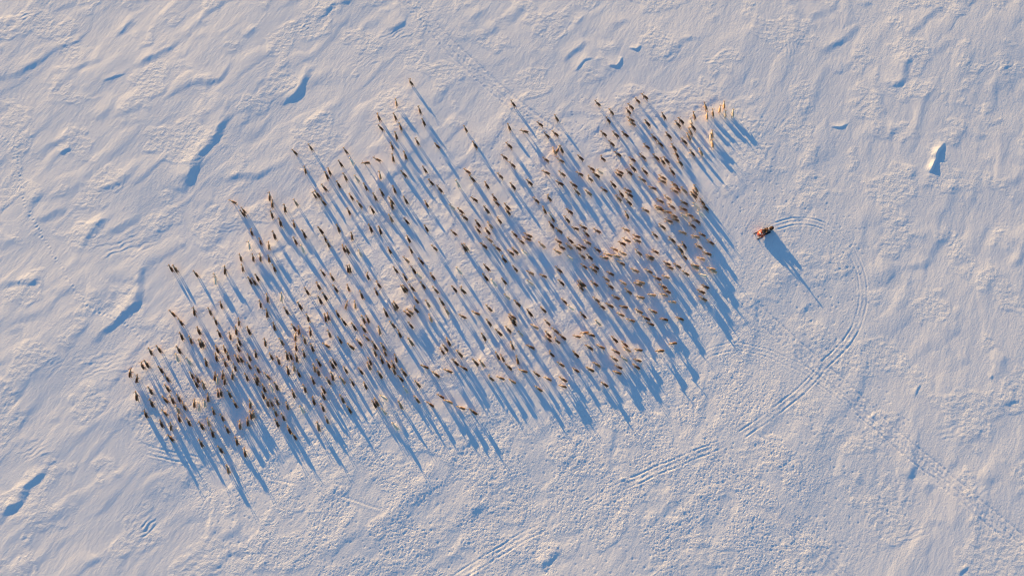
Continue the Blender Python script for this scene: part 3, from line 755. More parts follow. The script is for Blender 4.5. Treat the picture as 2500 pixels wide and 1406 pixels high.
DRIFTS = [
(0.15,0.8,3.5,[(-88.30,53.41),(-86.19,54.11)]),
(0.15,0.8,3.5,[(-84.49,54.19),(-83.01,53.41),(-81.65,53.76),(-79.30,54.45)]),
(0.2,0.8,3.5,[(-71.81,48.01),(-70.22,49.29),(-68.44,50.91)]),
(0.15,0.8,3.5,[(-81.77,47.59),(-78.31,48.61)]),
(0.24,0.8,3.5,[(-81.20,35.77),(-80.13,37.55),(-78.49,39.51),(-77.03,41.32),(-74.67,42.06),(-72.23,43.31)]),
(0.22,0.8,3.5,[(-89.88,38.36),(-88.97,39.34),(-87.00,40.08),(-84.62,42.31)]),
(0.26,0.8,3.5,[(-66.74,40.49),(-65.01,42.31),(-63.70,42.89),(-61.45,44.73),(-60.67,46.74)]),
(0.2,0.8,3.5,[(-72.26,30.34),(-71.07,32.88),(-69.33,35.20)]),
(0.24,0.8,3.5,[(-58.23,37.30),(-55.40,38.53),(-52.08,38.53),(-50.89,40.33),(-49.77,42.89)]),
(0.46,0.8,3.5,[(-56.00,16.76),(-54.16,22.49),(-52.91,25.11),(-51.56,26.97),(-50.37,29.79),(-49.31,31.92)]),
(0.25,1.8,5.0,[(-54.87,30.57),(-52.15,32.48),(-51.24,35.36)]),
(0.16,0.3,1.2,[(-71.96,37.95),(-70.69,38.69),(-67.81,39.34)]),
(0.12,0.8,3.5,[(-57.58,46.74),(-55.41,47.76)]),
(0.15,0.8,3.5,[(-78.05,26.97),(-76.23,27.51)]),
(0.15,0.8,3.5,[(-89.74,30.97),(-87.73,32.48)]),
(0.12,0.8,3.5,[(-84.66,32.48),(-82.84,34.00)]),
(0.2,0.8,3.5,[(-92.68,48.86),(-89.97,50.65)]),
(0.22,0.8,3.5,[(-81.64,23.18),(-80.49,25.11),(-79.24,26.03),(-77.61,26.42),(-76.58,27.51)]),
(0.4,0.3,1.2,[(-77.49,23.57),(-77.09,24.10),(-76.46,24.56),(-75.51,24.80)]),
(0.18,0.8,3.5,[(-70.14,17.50),(-68.27,18.48),(-66.74,19.38),(-64.90,20.67),(-63.77,22.65)]),
(0.26,0.8,3.5,[(-81.87,12.91),(-81.08,13.94),(-80.70,15.71),(-79.74,16.98)]),
(0.25,0.8,3.5,[(-78.53,11.81),(-77.01,13.42),(-74.96,14.31)]),
(0.3,0.8,3.5,[(-71.79,7.62),(-70.71,8.98),(-69.53,11.08),(-67.81,12.91)]),
(0.24,0.8,3.5,[(-67.07,9.20),(-65.83,10.57),(-64.35,12.18),(-62.21,13.06)]),
(0.3,0.8,3.5,[(-51.97,6.26),(-50.52,7.76),(-48.84,9.20)]),
(0.2,0.8,3.5,[(-52.62,13.79),(-51.31,15.05),(-50.22,15.71)]),
(0.16,0.8,3.5,[(-59.96,8.98),(-58.22,10.79),(-57.44,12.18)]),
(0.15,0.8,3.5,[(-56.37,16.98),(-54.81,17.88)]),
(0.2,0.8,3.5,[(-84.99,7.19),(-83.05,9.20)]),
(0.26,0.8,3.5,[(-55.19,7.11),(-54.45,7.76)]),
(0.25,0.8,3.5,[(-48.36,18.48),(-47.57,19.61),(-45.27,20.29),(-42.53,20.74),(-40.96,21.12)]),
(0.3,0.8,3.5,[(-83.33,0.00),(-82.08,1.18),(-80.70,1.67),(-78.76,1.67),(-77.24,2.23)]),
(0.22,0.8,3.5,[(-75.65,-0.48),(-74.60,0.00),(-72.64,-0.14),(-71.61,0.49)]),
(0.34,1.8,5.0,[(-69.01,-0.83),(-67.13,-0.48),(-65.23,0.69)]),
(0.36,0.8,3.5,[(-67.46,-8.84),(-66.25,-7.77),(-64.97,-6.63),(-63.56,-5.48),(-62.03,-3.65),(-61.28,-2.35),(-60.96,0.21),(-60.63,2.72),(-58.68,3.71)]),
(0.22,0.8,3.5,[(-60.04,-6.63),(-58.69,-5.95),(-57.27,-4.67)]),
(0.18,0.8,3.5,[(-81.37,-7.10),(-79.79,-6.43),(-78.81,-5.62)]),
(0.16,0.8,3.5,[(-78.08,-7.90),(-75.54,-7.84)]),
(0.15,0.8,3.5,[(-73.16,-12.67),(-72.72,-11.43),(-71.96,-10.50)]),
(0.18,0.8,3.5,[(-78.60,-17.41),(-77.39,-15.54),(-75.84,-14.44),(-74.63,-13.20)]),
(0.15,0.8,3.5,[(-66.87,-18.17),(-64.79,-17.53)]),
(0.46,0.8,3.5,[(-76.84,-37.01),(-76.32,-34.83),(-75.02,-33.11),(-73.99,-31.25),(-72.68,-30.23),(-71.66,-28.90),(-70.56,-28.35)]),
(0.15,0.8,3.5,[(-68.51,-35.54),(-66.50,-35.01)]),
(0.18,0.8,3.5,[(-62.85,-42.43),(-61.70,-41.18)]),
(0.15,0.8,3.5,[(-60.87,-42.72),(-60.25,-41.18)]),
(0.36,1.8,5.0,[(-45.79,-36.54),(-42.52,-36.71),(-40.36,-36.24)]),
(0.25,0.8,3.5,[(-41.04,-41.18),(-39.54,-39.68)]),
(0.12,0.8,3.5,[(-58.44,-41.58),(-57.48,-41.06)]),
(0.3,0.8,3.5,[(-19.03,-43.80),(-18.22,-43.00),(-17.57,-41.46)]),
(0.18,0.8,3.5,[(-38.03,-40.20),(-36.79,-37.82)]),
(0.15,0.8,3.5,[(-31.28,-40.37),(-29.29,-39.22)]),
(0.15,0.8,3.5,[(-20.71,-30.53),(-19.38,-29.50)]),
(0.25,0.8,3.5,[(-6.64,-35.01),(-4.32,-33.29)]),
(0.14,0.8,3.5,[(-12.78,-25.22),(-10.44,-25.77)]),
(0.15,0.8,3.5,[(-37.77,-43.12),(-36.05,-42.72)]),
(0.36,0.8,3.5,[(3.98,-42.89),(6.57,-39.80)]),
(0.22,0.8,3.5,[(19.61,-36.65),(22.46,-34.95),(25.45,-32.21)]),
(0.15,0.8,3.5,[(14.68,-39.28),(16.23,-38.35)]),
(0.2,0.8,3.5,[(8.58,-27.43),(11.49,-26.45)]),
(0.14,0.5,2.6,[(14.91,-30.83),(15.08,-25.96),(15.56,-19.70)]),
(0.26,0.8,3.5,[(-36.17,50.65),(-34.41,52.12),(-32.08,53.93),(-28.67,54.45)]),
(0.3,0.8,3.5,[(-48.51,46.49),(-46.49,49.29)]),
(0.24,1.8,5.0,[(-41.50,40.90),(-39.18,41.90),(-38.08,43.64)]),
(0.42,0.8,3.5,[(-39.70,33.12),(-39.10,34.56),(-37.82,36.49),(-36.84,38.85),(-35.81,41.56)]),
(0.22,0.8,3.5,[(-45.41,37.55),(-43.17,39.18)]),
(0.25,0.8,3.5,[(-22.48,47.84),(-20.70,49.29),(-18.97,50.65)]),
(0.3,0.8,3.5,[(-7.86,50.65),(-5.14,53.15)]),
(0.15,0.8,3.5,[(-14.05,49.46),(-11.54,49.63)]),
(0.22,0.8,3.5,[(-14.12,34.16),(-12.36,35.52),(-10.99,38.53)]),
(0.12,0.8,3.5,[(-27.04,30.49),(-25.06,32.16)]),
(0.1,0.8,3.5,[(-24.27,52.98),(-22.12,53.15)]),
(0.3,0.8,3.5,[(-1.56,50.31),(0.89,51.60),(2.46,53.59)]),
(0.25,0.8,3.5,[(-4.05,47.33),(-2.81,49.29)]),
(0.15,0.8,3.5,[(5.19,50.65),(6.47,52.12)]),
(0.25,0.8,3.5,[(9.03,41.98),(10.89,43.64),(13.45,46.41)]),
(0.3,0.3,1.2,[(11.09,39.51),(12.66,41.56),(14.51,42.64)]),
(0.45,0.3,1.2,[(17.23,40.90),(18.68,41.07),(19.54,42.48)]),
(0.35,0.3,1.2,[(20.93,44.39),(22.18,44.39),(22.96,45.40)]),
(0.22,0.8,3.5,[(16.18,46.83),(17.81,49.29),(21.21,51.00)]),
(0.22,0.8,3.5,[(25.98,41.56),(28.25,44.39),(30.82,46.83),(33.65,47.33)]),
(0.2,0.8,3.5,[(2.70,43.31),(4.54,44.56)]),
(0.18,0.8,3.5,[(19.39,34.96),(22.66,35.85)]),
(0.2,0.8,3.5,[(29.75,34.16),(33.31,33.84),(36.06,35.20)]),
(0.18,0.8,3.5,[(7.71,31.84),(11.27,31.84),(12.43,32.48)]),
(0.25,0.8,3.5,[(55.10,43.64),(57.76,45.73),(62.75,49.29)]),
(0.22,0.8,3.5,[(69.23,47.00),(71.49,47.84),(73.64,49.97),(75.39,51.77),(78.85,53.93)]),
(0.26,0.8,3.5,[(64.03,37.55),(67.73,38.20),(69.55,40.90),(71.38,42.97),(72.67,43.31)]),
(0.16,0.8,3.5,[(73.94,43.97),(76.59,45.06),(79.34,47.16)]),
(0.2,0.5,2.6,[(56.56,40.41),(58.92,40.08)]),
(0.32,0.3,1.2,[(55.25,28.92),(58.27,29.86)]),
(0.2,0.8,3.5,[(64.42,26.97),(66.86,29.86)]),
(0.18,0.8,3.5,[(53.47,51.00),(56.68,52.46),(59.30,53.93)]),
(0.3,0.8,3.5,[(63.23,53.15),(65.26,54.45)]),
(0.16,0.8,3.5,[(80.52,26.97),(81.55,28.06)]),
(0.15,0.8,3.5,[(48.25,51.43),(50.15,51.94)]),
(0.15,0.8,3.5,[(63.27,41.23),(65.28,42.64)]),
(0.72,0.35,1.4,[(70.73,20.06),(71.81,21.65),(72.84,23.41),(73.71,24.95),(74.57,26.42)]),
(0.3,0.8,3.5,[(66.80,20.36),(67.51,20.89),(67.87,21.96)]),
(0.22,0.8,3.5,[(63.85,26.42),(64.64,27.04),(65.60,28.92),(67.08,29.86)]),
(0.22,0.8,3.5,[(79.72,26.42),(81.56,28.14)]),
(0.2,0.8,3.5,[(73.35,17.20),(74.27,17.80),(75.92,18.55)]),
(0.22,0.8,3.5,[(84.27,18.33),(86.10,20.36),(86.71,21.05)]),
(0.15,0.8,3.5,[(76.54,16.01),(77.80,16.53)]),
(0.22,0.8,3.5,[(62.62,11.52),(64.11,11.96),(65.76,11.96)]),
(0.12,0.8,3.5,[(58.82,6.40),(61.13,9.05)]),
(0.26,1.8,5.0,[(58.56,2.30),(60.81,2.58),(63.37,4.62)]),
(0.22,0.8,3.5,[(61.13,-3.44),(63.37,-1.18),(65.22,2.02)]),
(0.22,0.8,3.5,[(63.79,3.78),(66.97,4.34),(70.17,7.26),(72.21,11.23)]),
(0.15,0.8,3.5,[(69.15,-1.18),(71.82,1.39)]),
(0.2,0.8,3.5,[(81.51,4.34),(84.24,4.91)]),
(0.2,1.8,5.0,[(77.88,7.97),(80.60,7.26),(83.23,9.42)]),
(0.2,0.8,3.5,[(45.69,-4.33),(48.61,-2.35)]),
(0.15,0.8,3.5,[(46.99,11.81),(48.41,14.23)]),
(0.12,0.8,3.5,[(47.64,14.83),(53.63,14.83)]),
(0.2,0.8,3.5,[(68.30,-10.57),(69.74,-9.71)]),
(0.22,0.8,3.5,[(76.26,-12.74),(77.96,-10.83)]),
(0.26,0.8,3.5,[(75.93,-19.45),(77.19,-18.11),(78.93,-17.34)]),
(0.16,0.8,3.5,[(67.96,-19.45),(70.81,-18.37)]),
(0.3,0.3,1.2,[(63.18,-17.60),(64.33,-15.47)]),
(0.14,0.8,3.5,[(54.16,-15.41),(56.42,-14.37)]),
(0.16,0.8,3.5,[(49.02,-8.91),(52.02,-8.37)]),
(0.3,0.3,1.2,[(75.14,-14.76),(75.77,-14.11)]),
(0.2,0.8,3.5,[(53.40,-23.60),(54.42,-22.04)]),
(0.18,0.8,3.5,[(70.83,-11.49),(72.71,-11.49)]),
(0.15,0.8,3.5,[(70.13,-7.23),(72.04,-5.55)]),
(0.26,0.8,3.5,[(58.41,-29.44),(61.82,-28.71)]),
(0.32,0.8,3.5,[(62.40,-31.97),(64.02,-30.71)]),
(0.22,0.8,3.5,[(65.92,-27.68),(68.31,-27.19)]),
(0.25,0.8,3.5,[(51.79,-30.59),(53.11,-29.99)]),
(0.2,0.8,3.5,[(70.69,-30.23),(72.60,-29.56)]),
(0.16,0.8,3.5,[(61.50,-36.42),(65.05,-36.42)]),
(0.2,0.8,3.5,[(43.14,-36.65),(44.56,-35.42)]),
(0.2,0.8,3.5,[(56.23,-26.14),(56.86,-25.15)]),
(0.25,0.3,1.2,[(65.93,-43.57),(67.46,-41.92)]),
(0.2,0.8,3.5,[(13.37,30.42),(14.26,31.52)]),
(0.3,0.3,1.2,[(13.95,28.06),(14.91,29.63)]),
(0.14,0.8,3.5,[(-0.48,15.86),(1.94,17.05)]),
(0.13,0.8,3.5,[(-6.36,27.43),(-4.25,28.84)]),
(0.12,0.8,3.5,[(-22.49,-9.97),(-21.23,-9.17)]),
(0.2,0.8,3.5,[(-71.75,-21.60),(-69.99,-20.65)]),
(0.16,0.8,3.5,[(-76.21,-25.03),(-74.83,-23.60)]),
(0.14,0.8,3.5,[(31.84,-20.34),(33.23,-18.75)]),
(0.15,0.8,3.5,[(-50.63,-11.95),(-49.33,-10.77)]),
(0.16,0.8,3.5,[(-38.02,16.76),(-36.74,18.10)]),
]
RIPPLES = [
(-64.35,7.26,4.7,3.0,25,1.1,0.11),
(-63.52,-12.61,7.0,2.8,18,0.85,0.07),
(-37.52,48.95,2.4,1.6,30,0.9,0.08),
(-20.98,47.33,3.0,1.5,35,0.8,0.08),
(-12.64,52.46,3.7,1.2,15,0.8,0.05),
(-26.22,41.90,4.0,1.5,40,0.8,0.06),
(-18.27,43.56,3.3,1.7,8,0.7,0.05),
(81.00,52.03,2.5,1.5,-8,0.9,0.06),
(73.49,7.26,1.7,2.3,45,1,0.08),
(81.11,10.14,2.1,1.9,3,0.8,0.06),
(68.37,-22.85,3.2,2.5,22,1.1,0.07),
(70.37,-31.73,2.3,1.5,30,1,0.06),
(-73.22,-25.96,2.8,2.3,33,0.8,0.08),
(-72.64,-12.28,2.7,1.7,30,0.7,0.05),
(-1.63,50.48,2.0,2.3,0,0.75,0.05),
(-54.48,-37.06,1.5,2.0,45,0.9,0.16),
(-46.72,10.50,3.0,1.6,8,0.8,0.06),
(-20.73,32.80,3.2,1.9,22,0.8,0.04),
(28.69,46.91,2.7,1.2,-5,0.9,0.04),
(-47.76,17.35,2.5,1.9,30,0.8,0.05),
(-72.59,12.32,2.3,2.0,0,0.8,0.05),
(-53.66,-2.89,2.7,1.6,10,0.8,0.05),
(49.77,44.39,1.6,2.3,85,0.8,0.09),
(59.89,49.46,2.0,2.3,80,0.9,0.06),
(85.79,41.07,3.3,1.6,35,0.8,0.06),
(65.43,10.14,2.1,2.7,0,0.7,0.05),
(59.87,-37.94,2.3,1.7,20,1,0.08),
(17.56,24.18,2.7,1.5,35,1.2,0.1),
(26.15,-19.70,3.0,1.6,10,0.9,0.05),
(-22.73,29.79,2.9,1.5,20,0.7,0.05),
(-44.35,41.07,2.7,1.5,30,0.8,0.05),
(-50.90,27.43,2.4,2.0,30,0.8,0.05),
(-81.86,22.42,2.0,2.7,20,0.7,0.03),
(-0.72,37.79,2.0,1.1,0,0.8,0.05),
(34.96,41.90,1.7,0.9,0,0.8,0.09),
(-30.55,29.79,4.7,2.0,15,0.8,0.03),
(-88.28,51.17,2.3,1.7,20,0.9,0.09),
(45.47,29.79,2.7,2.0,60,0.7,0.05),
(21.81,49.46,2.7,2.0,60,0.8,0.03),
]
TRACKS = [
('fresh',[(42.95,10.28),(44.72,10.94),(46.47,11.37),(48.54,11.52),(50.88,11.08),(52.82,10.14),(54.65,8.33),(56.09,6.19),(56.95,3.35),(57.23,0.21),(56.81,-2.55),(55.64,-5.62),(53.99,-8.31),(51.76,-10.63),(49.39,-12.61),(47.39,-14.89),(44.57,-17.28),(41.46,-19.58),(38.07,-21.91),(34.40,-24.10)]),
('old',[(28.82,-12.94),(30.56,-11.16),(33.24,-10.10),(35.88,-9.71),(39.09,-10.30),(42.24,-11.49),(45.34,-12.94),(47.75,-14.57),(51.28,-17.47),(54.72,-20.65),(58.12,-23.79),(62.00,-27.49),(65.91,-30.53),(70.13,-35.01),(77.04,-40.83)]),
('trail',[(37.81,-2.21),(41.45,-5.95),(44.44,-8.97),(47.38,-11.95),(50.90,-15.22),(54.32,-18.75),(57.65,-22.54),(61.55,-26.27),(65.96,-30.23),(70.23,-34.42),(77.10,-40.54)]),
('trail',[(-20.61,56.38),(-15.55,50.31),(-10.99,44.81),(-6.53,40.25),(-2.16,35.77),(2.14,31.76),(6.02,28.61),(9.16,25.88)]),
('line',[(-4.71,39.43),(-1.44,36.01),(2.86,32.16),(6.74,28.84)]),
('old',[(-10.20,-45.49),(-4.23,-41.98),(0.61,-39.10),(5.82,-36.48)]),
('old',[(9.86,-34.42),(15.50,-31.73),(21.84,-29.02),(28.25,-26.45),(33.43,-24.41)]),
('old',[(-57.25,-25.53),(-52.07,-26.76),(-48.22,-27.49),(-43.06,-29.02)]),
('line',[(-37.99,-29.81),(-34.81,-30.65),(-31.66,-31.25)]),
('line',[(-27.24,-32.33),(-23.46,-33.53),(-18.76,-35.01)]),
('old',[(29.52,-26.27),(32.45,-29.02),(37.10,-32.93),(42.15,-37.94),(45.50,-40.83),(49.83,-45.09)]),
('line',[(25.92,-18.11),(26.20,-20.97),(26.42,-23.48)]),
('line',[(28.22,-17.15),(28.31,-19.70),(27.94,-21.60)]),
]
TRAMPLED = [(-59.54,-13.26),(-55.42,-9.97),(-50.81,-4.60),(-45.42,0.90),(-36.24,11.59),(-27.09,19.00),(-17.39,19.76),(-7.05,25.88),(3.57,32.16),(14.33,33.76),(28.60,32.96),(39.40,33.76),(44.69,29.00),(42.30,18.25),(46.10,14.53),(56.84,12.32),(58.81,3.71),(57.41,-4.60),(53.46,-9.97),(58.03,-19.70),(64.02,-26.57),(61.25,-32.63),(55.51,-38.52),(44.94,-45.94),(-38.94,-45.94),(-43.13,-40.26),(-48.26,-32.63),(-56.73,-24.72),(-59.25,-17.79)]
HOOF_TRAILS = [[(-88.80,27.82),(-85.91,25.49),(-84.65,23.18),(-83.62,19.76),(-82.82,16.76),(-81.88,14.53),(-79.99,11.59),(-78.72,10.14),(-76.42,6.54),(-73.93,3.71),(-72.59,1.60),(-70.54,-0.83),(-68.56,-2.89),(-66.37,-4.26),(-63.26,-5.28),(-61.09,-6.63),(-59.23,-8.31),(-57.05,-9.97)]]
SLED_POS = (41.80,9.49)
SLED_HEAD = -154.2


# ------------------------------------------------------------------ helpers
def mat(name, col, rough=0.6, spec=0.3):
    m = bpy.data.materials.new(name)
    m.use_nodes = True
    b = m.node_tree.nodes['Principled BSDF']
    b.inputs['Base Color'].default_value = (*col, 1)
    b.inputs['Roughness'].default_value = rough
    b.inputs['Specular IOR Level'].default_value = spec
    return m

def link(name, me, parent=None, m=None):
    o = bpy.data.objects.new(name, me)
    COLL.objects.link(o)
    if parent: o.parent = parent
    if m: o.data.materials.append(m)
    return o

def empty(name, loc, rz=0.0):
    o = bpy.data.objects.new(name, None)
    COLL.objects.link(o)
    o.location = loc
    o.rotation_euler = (0, 0, rz)
    o.empty_display_size = 0.3
    return o

def smooth(me):
    me.polygons.foreach_set('use_smooth', np.ones(len(me.polygons), dtype=bool))

def skin(name, verts, edges, radii, sub=1, dec=None):
    """grow one continuous surface round a skeleton"""
    me = bpy.data.meshes.new(name + '_skeleton')
    me.from_pydata(verts, edges, [])
    o = bpy.data.objects.new(name + '_skeleton', me)
    COLL.objects.link(o)
    o.modifiers.new('skin', 'SKIN').use_smooth_shade = True
    layer = me.skin_vertices[0].data
    for i, r in enumerate(radii):
        layer[i].radius = r if isinstance(r, tuple) else (r, r)
        layer[i].use_root = (i == 0)
    if sub:
        s = o.modifiers.new('sub', 'SUBSURF')
        s.levels = s.render_levels = sub
    if dec:
        d = o.modifiers.new('dec', 'DECIMATE')
        d.ratio = dec
    dg = bpy.context.evaluated_depsgraph_get()
    dg.update()
    out = bpy.data.meshes.new_from_object(o.evaluated_get(dg))
    out.name = name
    bpy.data.objects.remove(o)
    bpy.data.meshes.remove(me)
    smooth(out)
    return out

# ------------------------------------------------------------------ snow heightfield
RNG = np.random.default_rng(11)
PERM = RNG.permutation(4096)
ANG = RNG.random(4096) * 2 * np.pi
GX, GY = np.cos(ANG), np.sin(ANG)
def hsh(i, j, seed):
    return PERM[(PERM[(i + seed * 131) & 4095] + j * 7 + seed) & 4095]
def perlin(x, y, seed=0):
    xi = np.floor(x).astype(np.int64); yi = np.floor(y).astype(np.int64)
    xf = x - xi; yf = y - yi
    u = xf * xf * xf * (xf * (xf * 6 - 15) + 10); v = yf * yf * yf * (yf * (yf * 6 - 15) + 10)
    def d(a, b):
        h = hsh(xi + a, yi + b, seed)
        return GX[h] * (xf - a) + GY[h] * (yf - b)
    a = d(0, 0); b = d(1, 0); c = d(0, 1); e = d(1, 1)
    return 1.4 * ((a + u * (b - a)) * (1 - v) + (c + u * (e - c)) * v)
def sstep(a, b, x):
    t = np.clip((x - a) / (b - a), 0, 1)
    return t * t * (3 - 2 * t)
def worley(x, y, seed, keep=1.0):
    """distance to the nearest scattered point (cell size 1), points kept with probability keep"""
    xi = np.floor(x).astype(np.int64); yi = np.floor(y).astype(np.int64)
    best = np.full(x.shape, 9.0)
    for a in (-1, 0, 1):
        for b in (-1, 0, 1):
            h = hsh(xi + a, yi + b, seed); h2 = hsh(xi + a, yi + b, seed + 5)
            px = xi + a + 0.1 + 0.8 * h / 4096.0; py = yi + b + 0.1 + 0.8 * h2 / 4096.0
            d = np.hypot(x - px, y - py)
            if keep < 1: d = np.where(((h * 13 + h2) % 1000) < keep * 1000, d, 9.0)
            best = np.minimum(best, d)
    return best

STEP = 0.145
X0, X1, Y0, Y1 = -99.0, 99.0, -49.0, 60.0
def axis(a, b):
    core = np.arange(a, b + STEP, STEP)
    g = STEP * 1.25 ** np.arange(1, 42)
    off = np.cumsum(g); off = off[off < 9000]
    return np.concatenate([(a - off)[::-1], core, b + 0 * STEP + (core[-1] - b) + off]), len(off), len(core)
xs, NX0, NXC = axis(X0, X1)
ys, NY0, NYC = axis(Y0, Y1)
cx = xs[NX0:NX0 + NXC]; cy = ys[NY0:NY0 + NYC]
CXG, CYG = np.meshgrid(cx, cy)
Hc = np.zeros_like(CXG)

def resample(p, step=0.6):
    p = np.array(p, dtype=float)
    out = []
    q = np.vstack([2 * p[0] - p[1], p, 2 * p[-1] - p[-2]])
    for i in range(1, len(q) - 2):
        n = max(2, int(np.hypot(*(q[i + 1] - q[i])) / step))
        for t in np.arange(n) / n:
            out.append(0.5 * (2 * q[i] + (q[i + 1] - q[i - 1]) * t + (2 * q[i - 1] - 5 * q[i] + 4 * q[i + 1] - q[i + 2]) * t * t
                              + (-q[i - 1] + 3 * q[i] - 3 * q[i + 1] + q[i + 2]) * t ** 3))
    out.append(p[-1])
    return np.array(out)
def window(p, pad):
    a = np.searchsorted(cx, p[:, 0].min() - pad); b = np.searchsorted(cx, p[:, 0].max() + pad)
    c = np.searchsorted(cy, p[:, 1].min() - pad); d = np.searchsorted(cy, p[:, 1].max() + pad)
    return slice(c, d), slice(a, b)
def along(p, gx, gy):
    """nearest distance to a polyline, its signed side (positive to the left) and the run length there"""
    best = np.full(gx.shape, 1e9); side = np.zeros_like(gx); run = np.zeros_like(gx); L = 0.0
    for i in range(len(p) - 1):
        ax, ay = p[i]; dx, dy = p[i + 1] - p[i]; l = math.hypot(dx, dy)
        if l < 1e-6: continue
        t = np.clip(((gx - ax) * dx + (gy - ay) * dy) / (l * l), 0, 1)
        ex = gx - ax - t * dx; ey = gy - ay - t * dy
        d = np.hypot(ex, ey); m = d < best
        best = np.where(m, d, best); side = np.where(m, dx * ey - dy * ex, side); run = np.where(m, L + t * l, run)
        L += l
    return best, np.sign(side), run, L

# low frequency warps shared by the drifts
WX = perlin(CXG / 5.0, CYG / 5.0, 1) * 0.9 + perlin(CXG / 1.7, CYG / 1.7, 2) * 0.28
WY = perlin(CXG / 5.0, CYG / 5.0, 3) * 0.9 + perlin(CXG / 1.7, CYG / 1.7, 4) * 0.28
# wind runs from lower left to upper right, turning more upright on the right-hand side
def windframe(ang):
    a = R(ang)
    return CXG * math.cos(a) + CYG * math.sin(a), -CXG * math.sin(a) + CYG * math.cos(a)
u1, v1 = windframe(46); u2, v2 = windframe(66)
blend = sstep(-30, 70, CXG)
# broad swells
Hc += 0.22 * perlin(CXG / 26, CYG / 26, 6) + (0.085 * perlin(u1 / 19, v1 / 8.5, 7)) * (1 - 0.4 * blend)
# medium drifts: skewed ridges, steeper away from the wind and sun
def ridges(u, v, lu, lv, seed, sharp):
    w = v + 1.1 * perlin(u / lu * 2.2, v / lv * 1.4, seed + 1)
    n = perlin(u / lu, w / lv, seed)
    return np.maximum(n - 0.05, 0) ** sharp
Hc += 0.095 * ridges(u1, v1, 9, 3.4, 20, 0.9) * (1 - blend) + 0.09 * ridges(u2, v2, 8, 3.6, 24, 0.9) * blend
Hc += 0.013 * perlin(u1 / 4.0, v1 / 1.5, 27) * (1 - blend) + 0.013 * perlin(u2 / 4.0, v2 / 1.5, 28) * blend

sh = np.array([SHADOW_DIR.x, SHADOW_DIR.y])
for (h, lw, rw, pts) in DRIFTS:
    p = resample(pts)
    sl = window(p, max(lw, rw) + 2.5)
    gx = CXG[sl] + WX[sl] * 0.8; gy = CYG[sl] + WY[sl] * 0.8
    d, side, run, L = along(p, gx, gy)
    dirv = p[-1] - p[0]
    left = np.array([-dirv[1], dirv[0]])
    lee = side * (1 if left @ sh > 0 else -1)
    t = run / max(L, 1e-6)
    taper = np.clip(1 - np.abs(2 * t - 1) ** 4, 0, 1) * (0.75 + 0.45 * perlin(run / 2.2, run * 0 + h * 37, 12))
    h = h * (0.45 + 0.55 * min(1.0, L / 8.0)) if h < 0.5 else h
    ramp = np.clip(1 - d / rw, 0, 1); ramp = ramp ** 1.6 * (0.75 + 0.25 * ramp)
    fall = 1 - sstep(0.0, 1.0, d / (lw * (1.75 if lw > 0.4 else 1.1)))
    Hc[sl] += h * 0.45 * taper * np.where(lee > 0, fall, ramp) - 0.07 * h * taper * np.where(lee > 0, np.exp(-((d - lw) / (lw * 1.2)) ** 2), 0)

# wind ripples (sastrugi) in patches
for (x, y, rx, ry, ang, lam, amp) in RIPPLES:
    p = np.array([[x, y]])
    sl = window(p, max(rx, ry) * 1.6)
    gx = CXG[sl]; gy = CYG[sl]
    a = R(ang); u = (gx - x) * math.cos(a) + (gy - y) * math.sin(a); v = -(gx - x) * math.sin(a) + (gy - y) * math.cos(a)
    m = 1 - sstep(0.45, 1.25, np.hypot((gx - x) / rx, (gy - y) / ry) + 0.35 * perlin(gx / 2.2, gy / 2.2, 31))
    ph = v / lam + 0.75 * perlin(u / 2.8, v / 2.0, 32) + 0.35 * perlin(u / 1.1, v / 1.0, 33)
    fr = ph - np.floor(ph)
    saw = np.where(fr < 0.3, fr / 0.3, (1 - fr) / 0.7)
    brk = np.clip(0.55 + 0.9 * perlin(u / 1.6, v / 0.9, 34), 0, 1.2)
    Hc[sl] += 0.5 * amp * m * brk * (saw - 0.5)

# crumbly, wind-cut crust in patches away from the herd
crust = sstep(0.06, 0.34, perlin(CXG / 7.5, CYG / 7.5, 41) + 0.35 * perlin(CXG / 2.2, CYG / 2.2, 42))
cn = perlin(CXG / 0.95, CYG / 0.75, 43) + 0.6 * perlin(CXG / 0.5, CYG / 0.46, 44)
Hc += crust * 0.019 * np.sign(cn) * np.abs(cn) ** 0.75
# streaks combed by the wind
uw, vw = windframe(62)
Hc += 0.006 * perlin(uw / 2.6, vw / 0.45, 51) + 0.007 * perlin(CXG / 0.5, CYG / 1.9, 52) * (1 - crust) + 0.005 * perlin(CXG / 0.42, CYG / 0.42, 53)

# trampled snow behind and under the herd
poly = np.array(TRAMPLED)
kx = np.arange(X0, X1 + 1, 1.0); ky = np.arange(Y0, Y1 + 1, 1.0)
KX, KY = np.meshgrid(kx, ky)
ins = np.zeros(KX.shape, dtype=bool)
for i in range(len(poly)):
    xa, ya = poly[i]; xb, yb = poly[i - 1]
    if ya == yb: continue
    ins ^= ((ya > KY) != (yb > KY)) & (KX < (xb - xa) * (KY - ya) / (yb - ya) + xa)
mk = ins.astype(float)
for _ in range(10):
    q = np.pad(mk, 1, mode='edge'); mk = (q[1:-1, 1:-1] * 2 + q[:-2, 1:-1] + q[2:, 1:-1] + q[1:-1, :-2] + q[1:-1, 2:]) / 6
fx = np.clip((CXG - X0), 0, len(kx) - 1.001); fy = np.clip((CYG - Y0), 0, len(ky) - 1.001)
ix = fx.astype(int); iy = fy.astype(int); fx -= ix; fy -= iy
TM = (mk[iy, ix] * (1 - fx) + mk[iy, ix + 1] * fx) * (1 - fy) + (mk[iy + 1, ix] * (1 - fx) + mk[iy + 1, ix + 1] * fx) * fy
low = 0.72 + 0.28 * sstep(6, -24, CYG)                       # most trodden in the lower part
dens = 0.06 + 0.94 * sstep(-0.14, 0.16, perlin(CXG / 6.5, CYG / 6.5, 61) + 0.5 * perlin(CXG / 2.4, CYG / 2.4, 62) + 0.14)
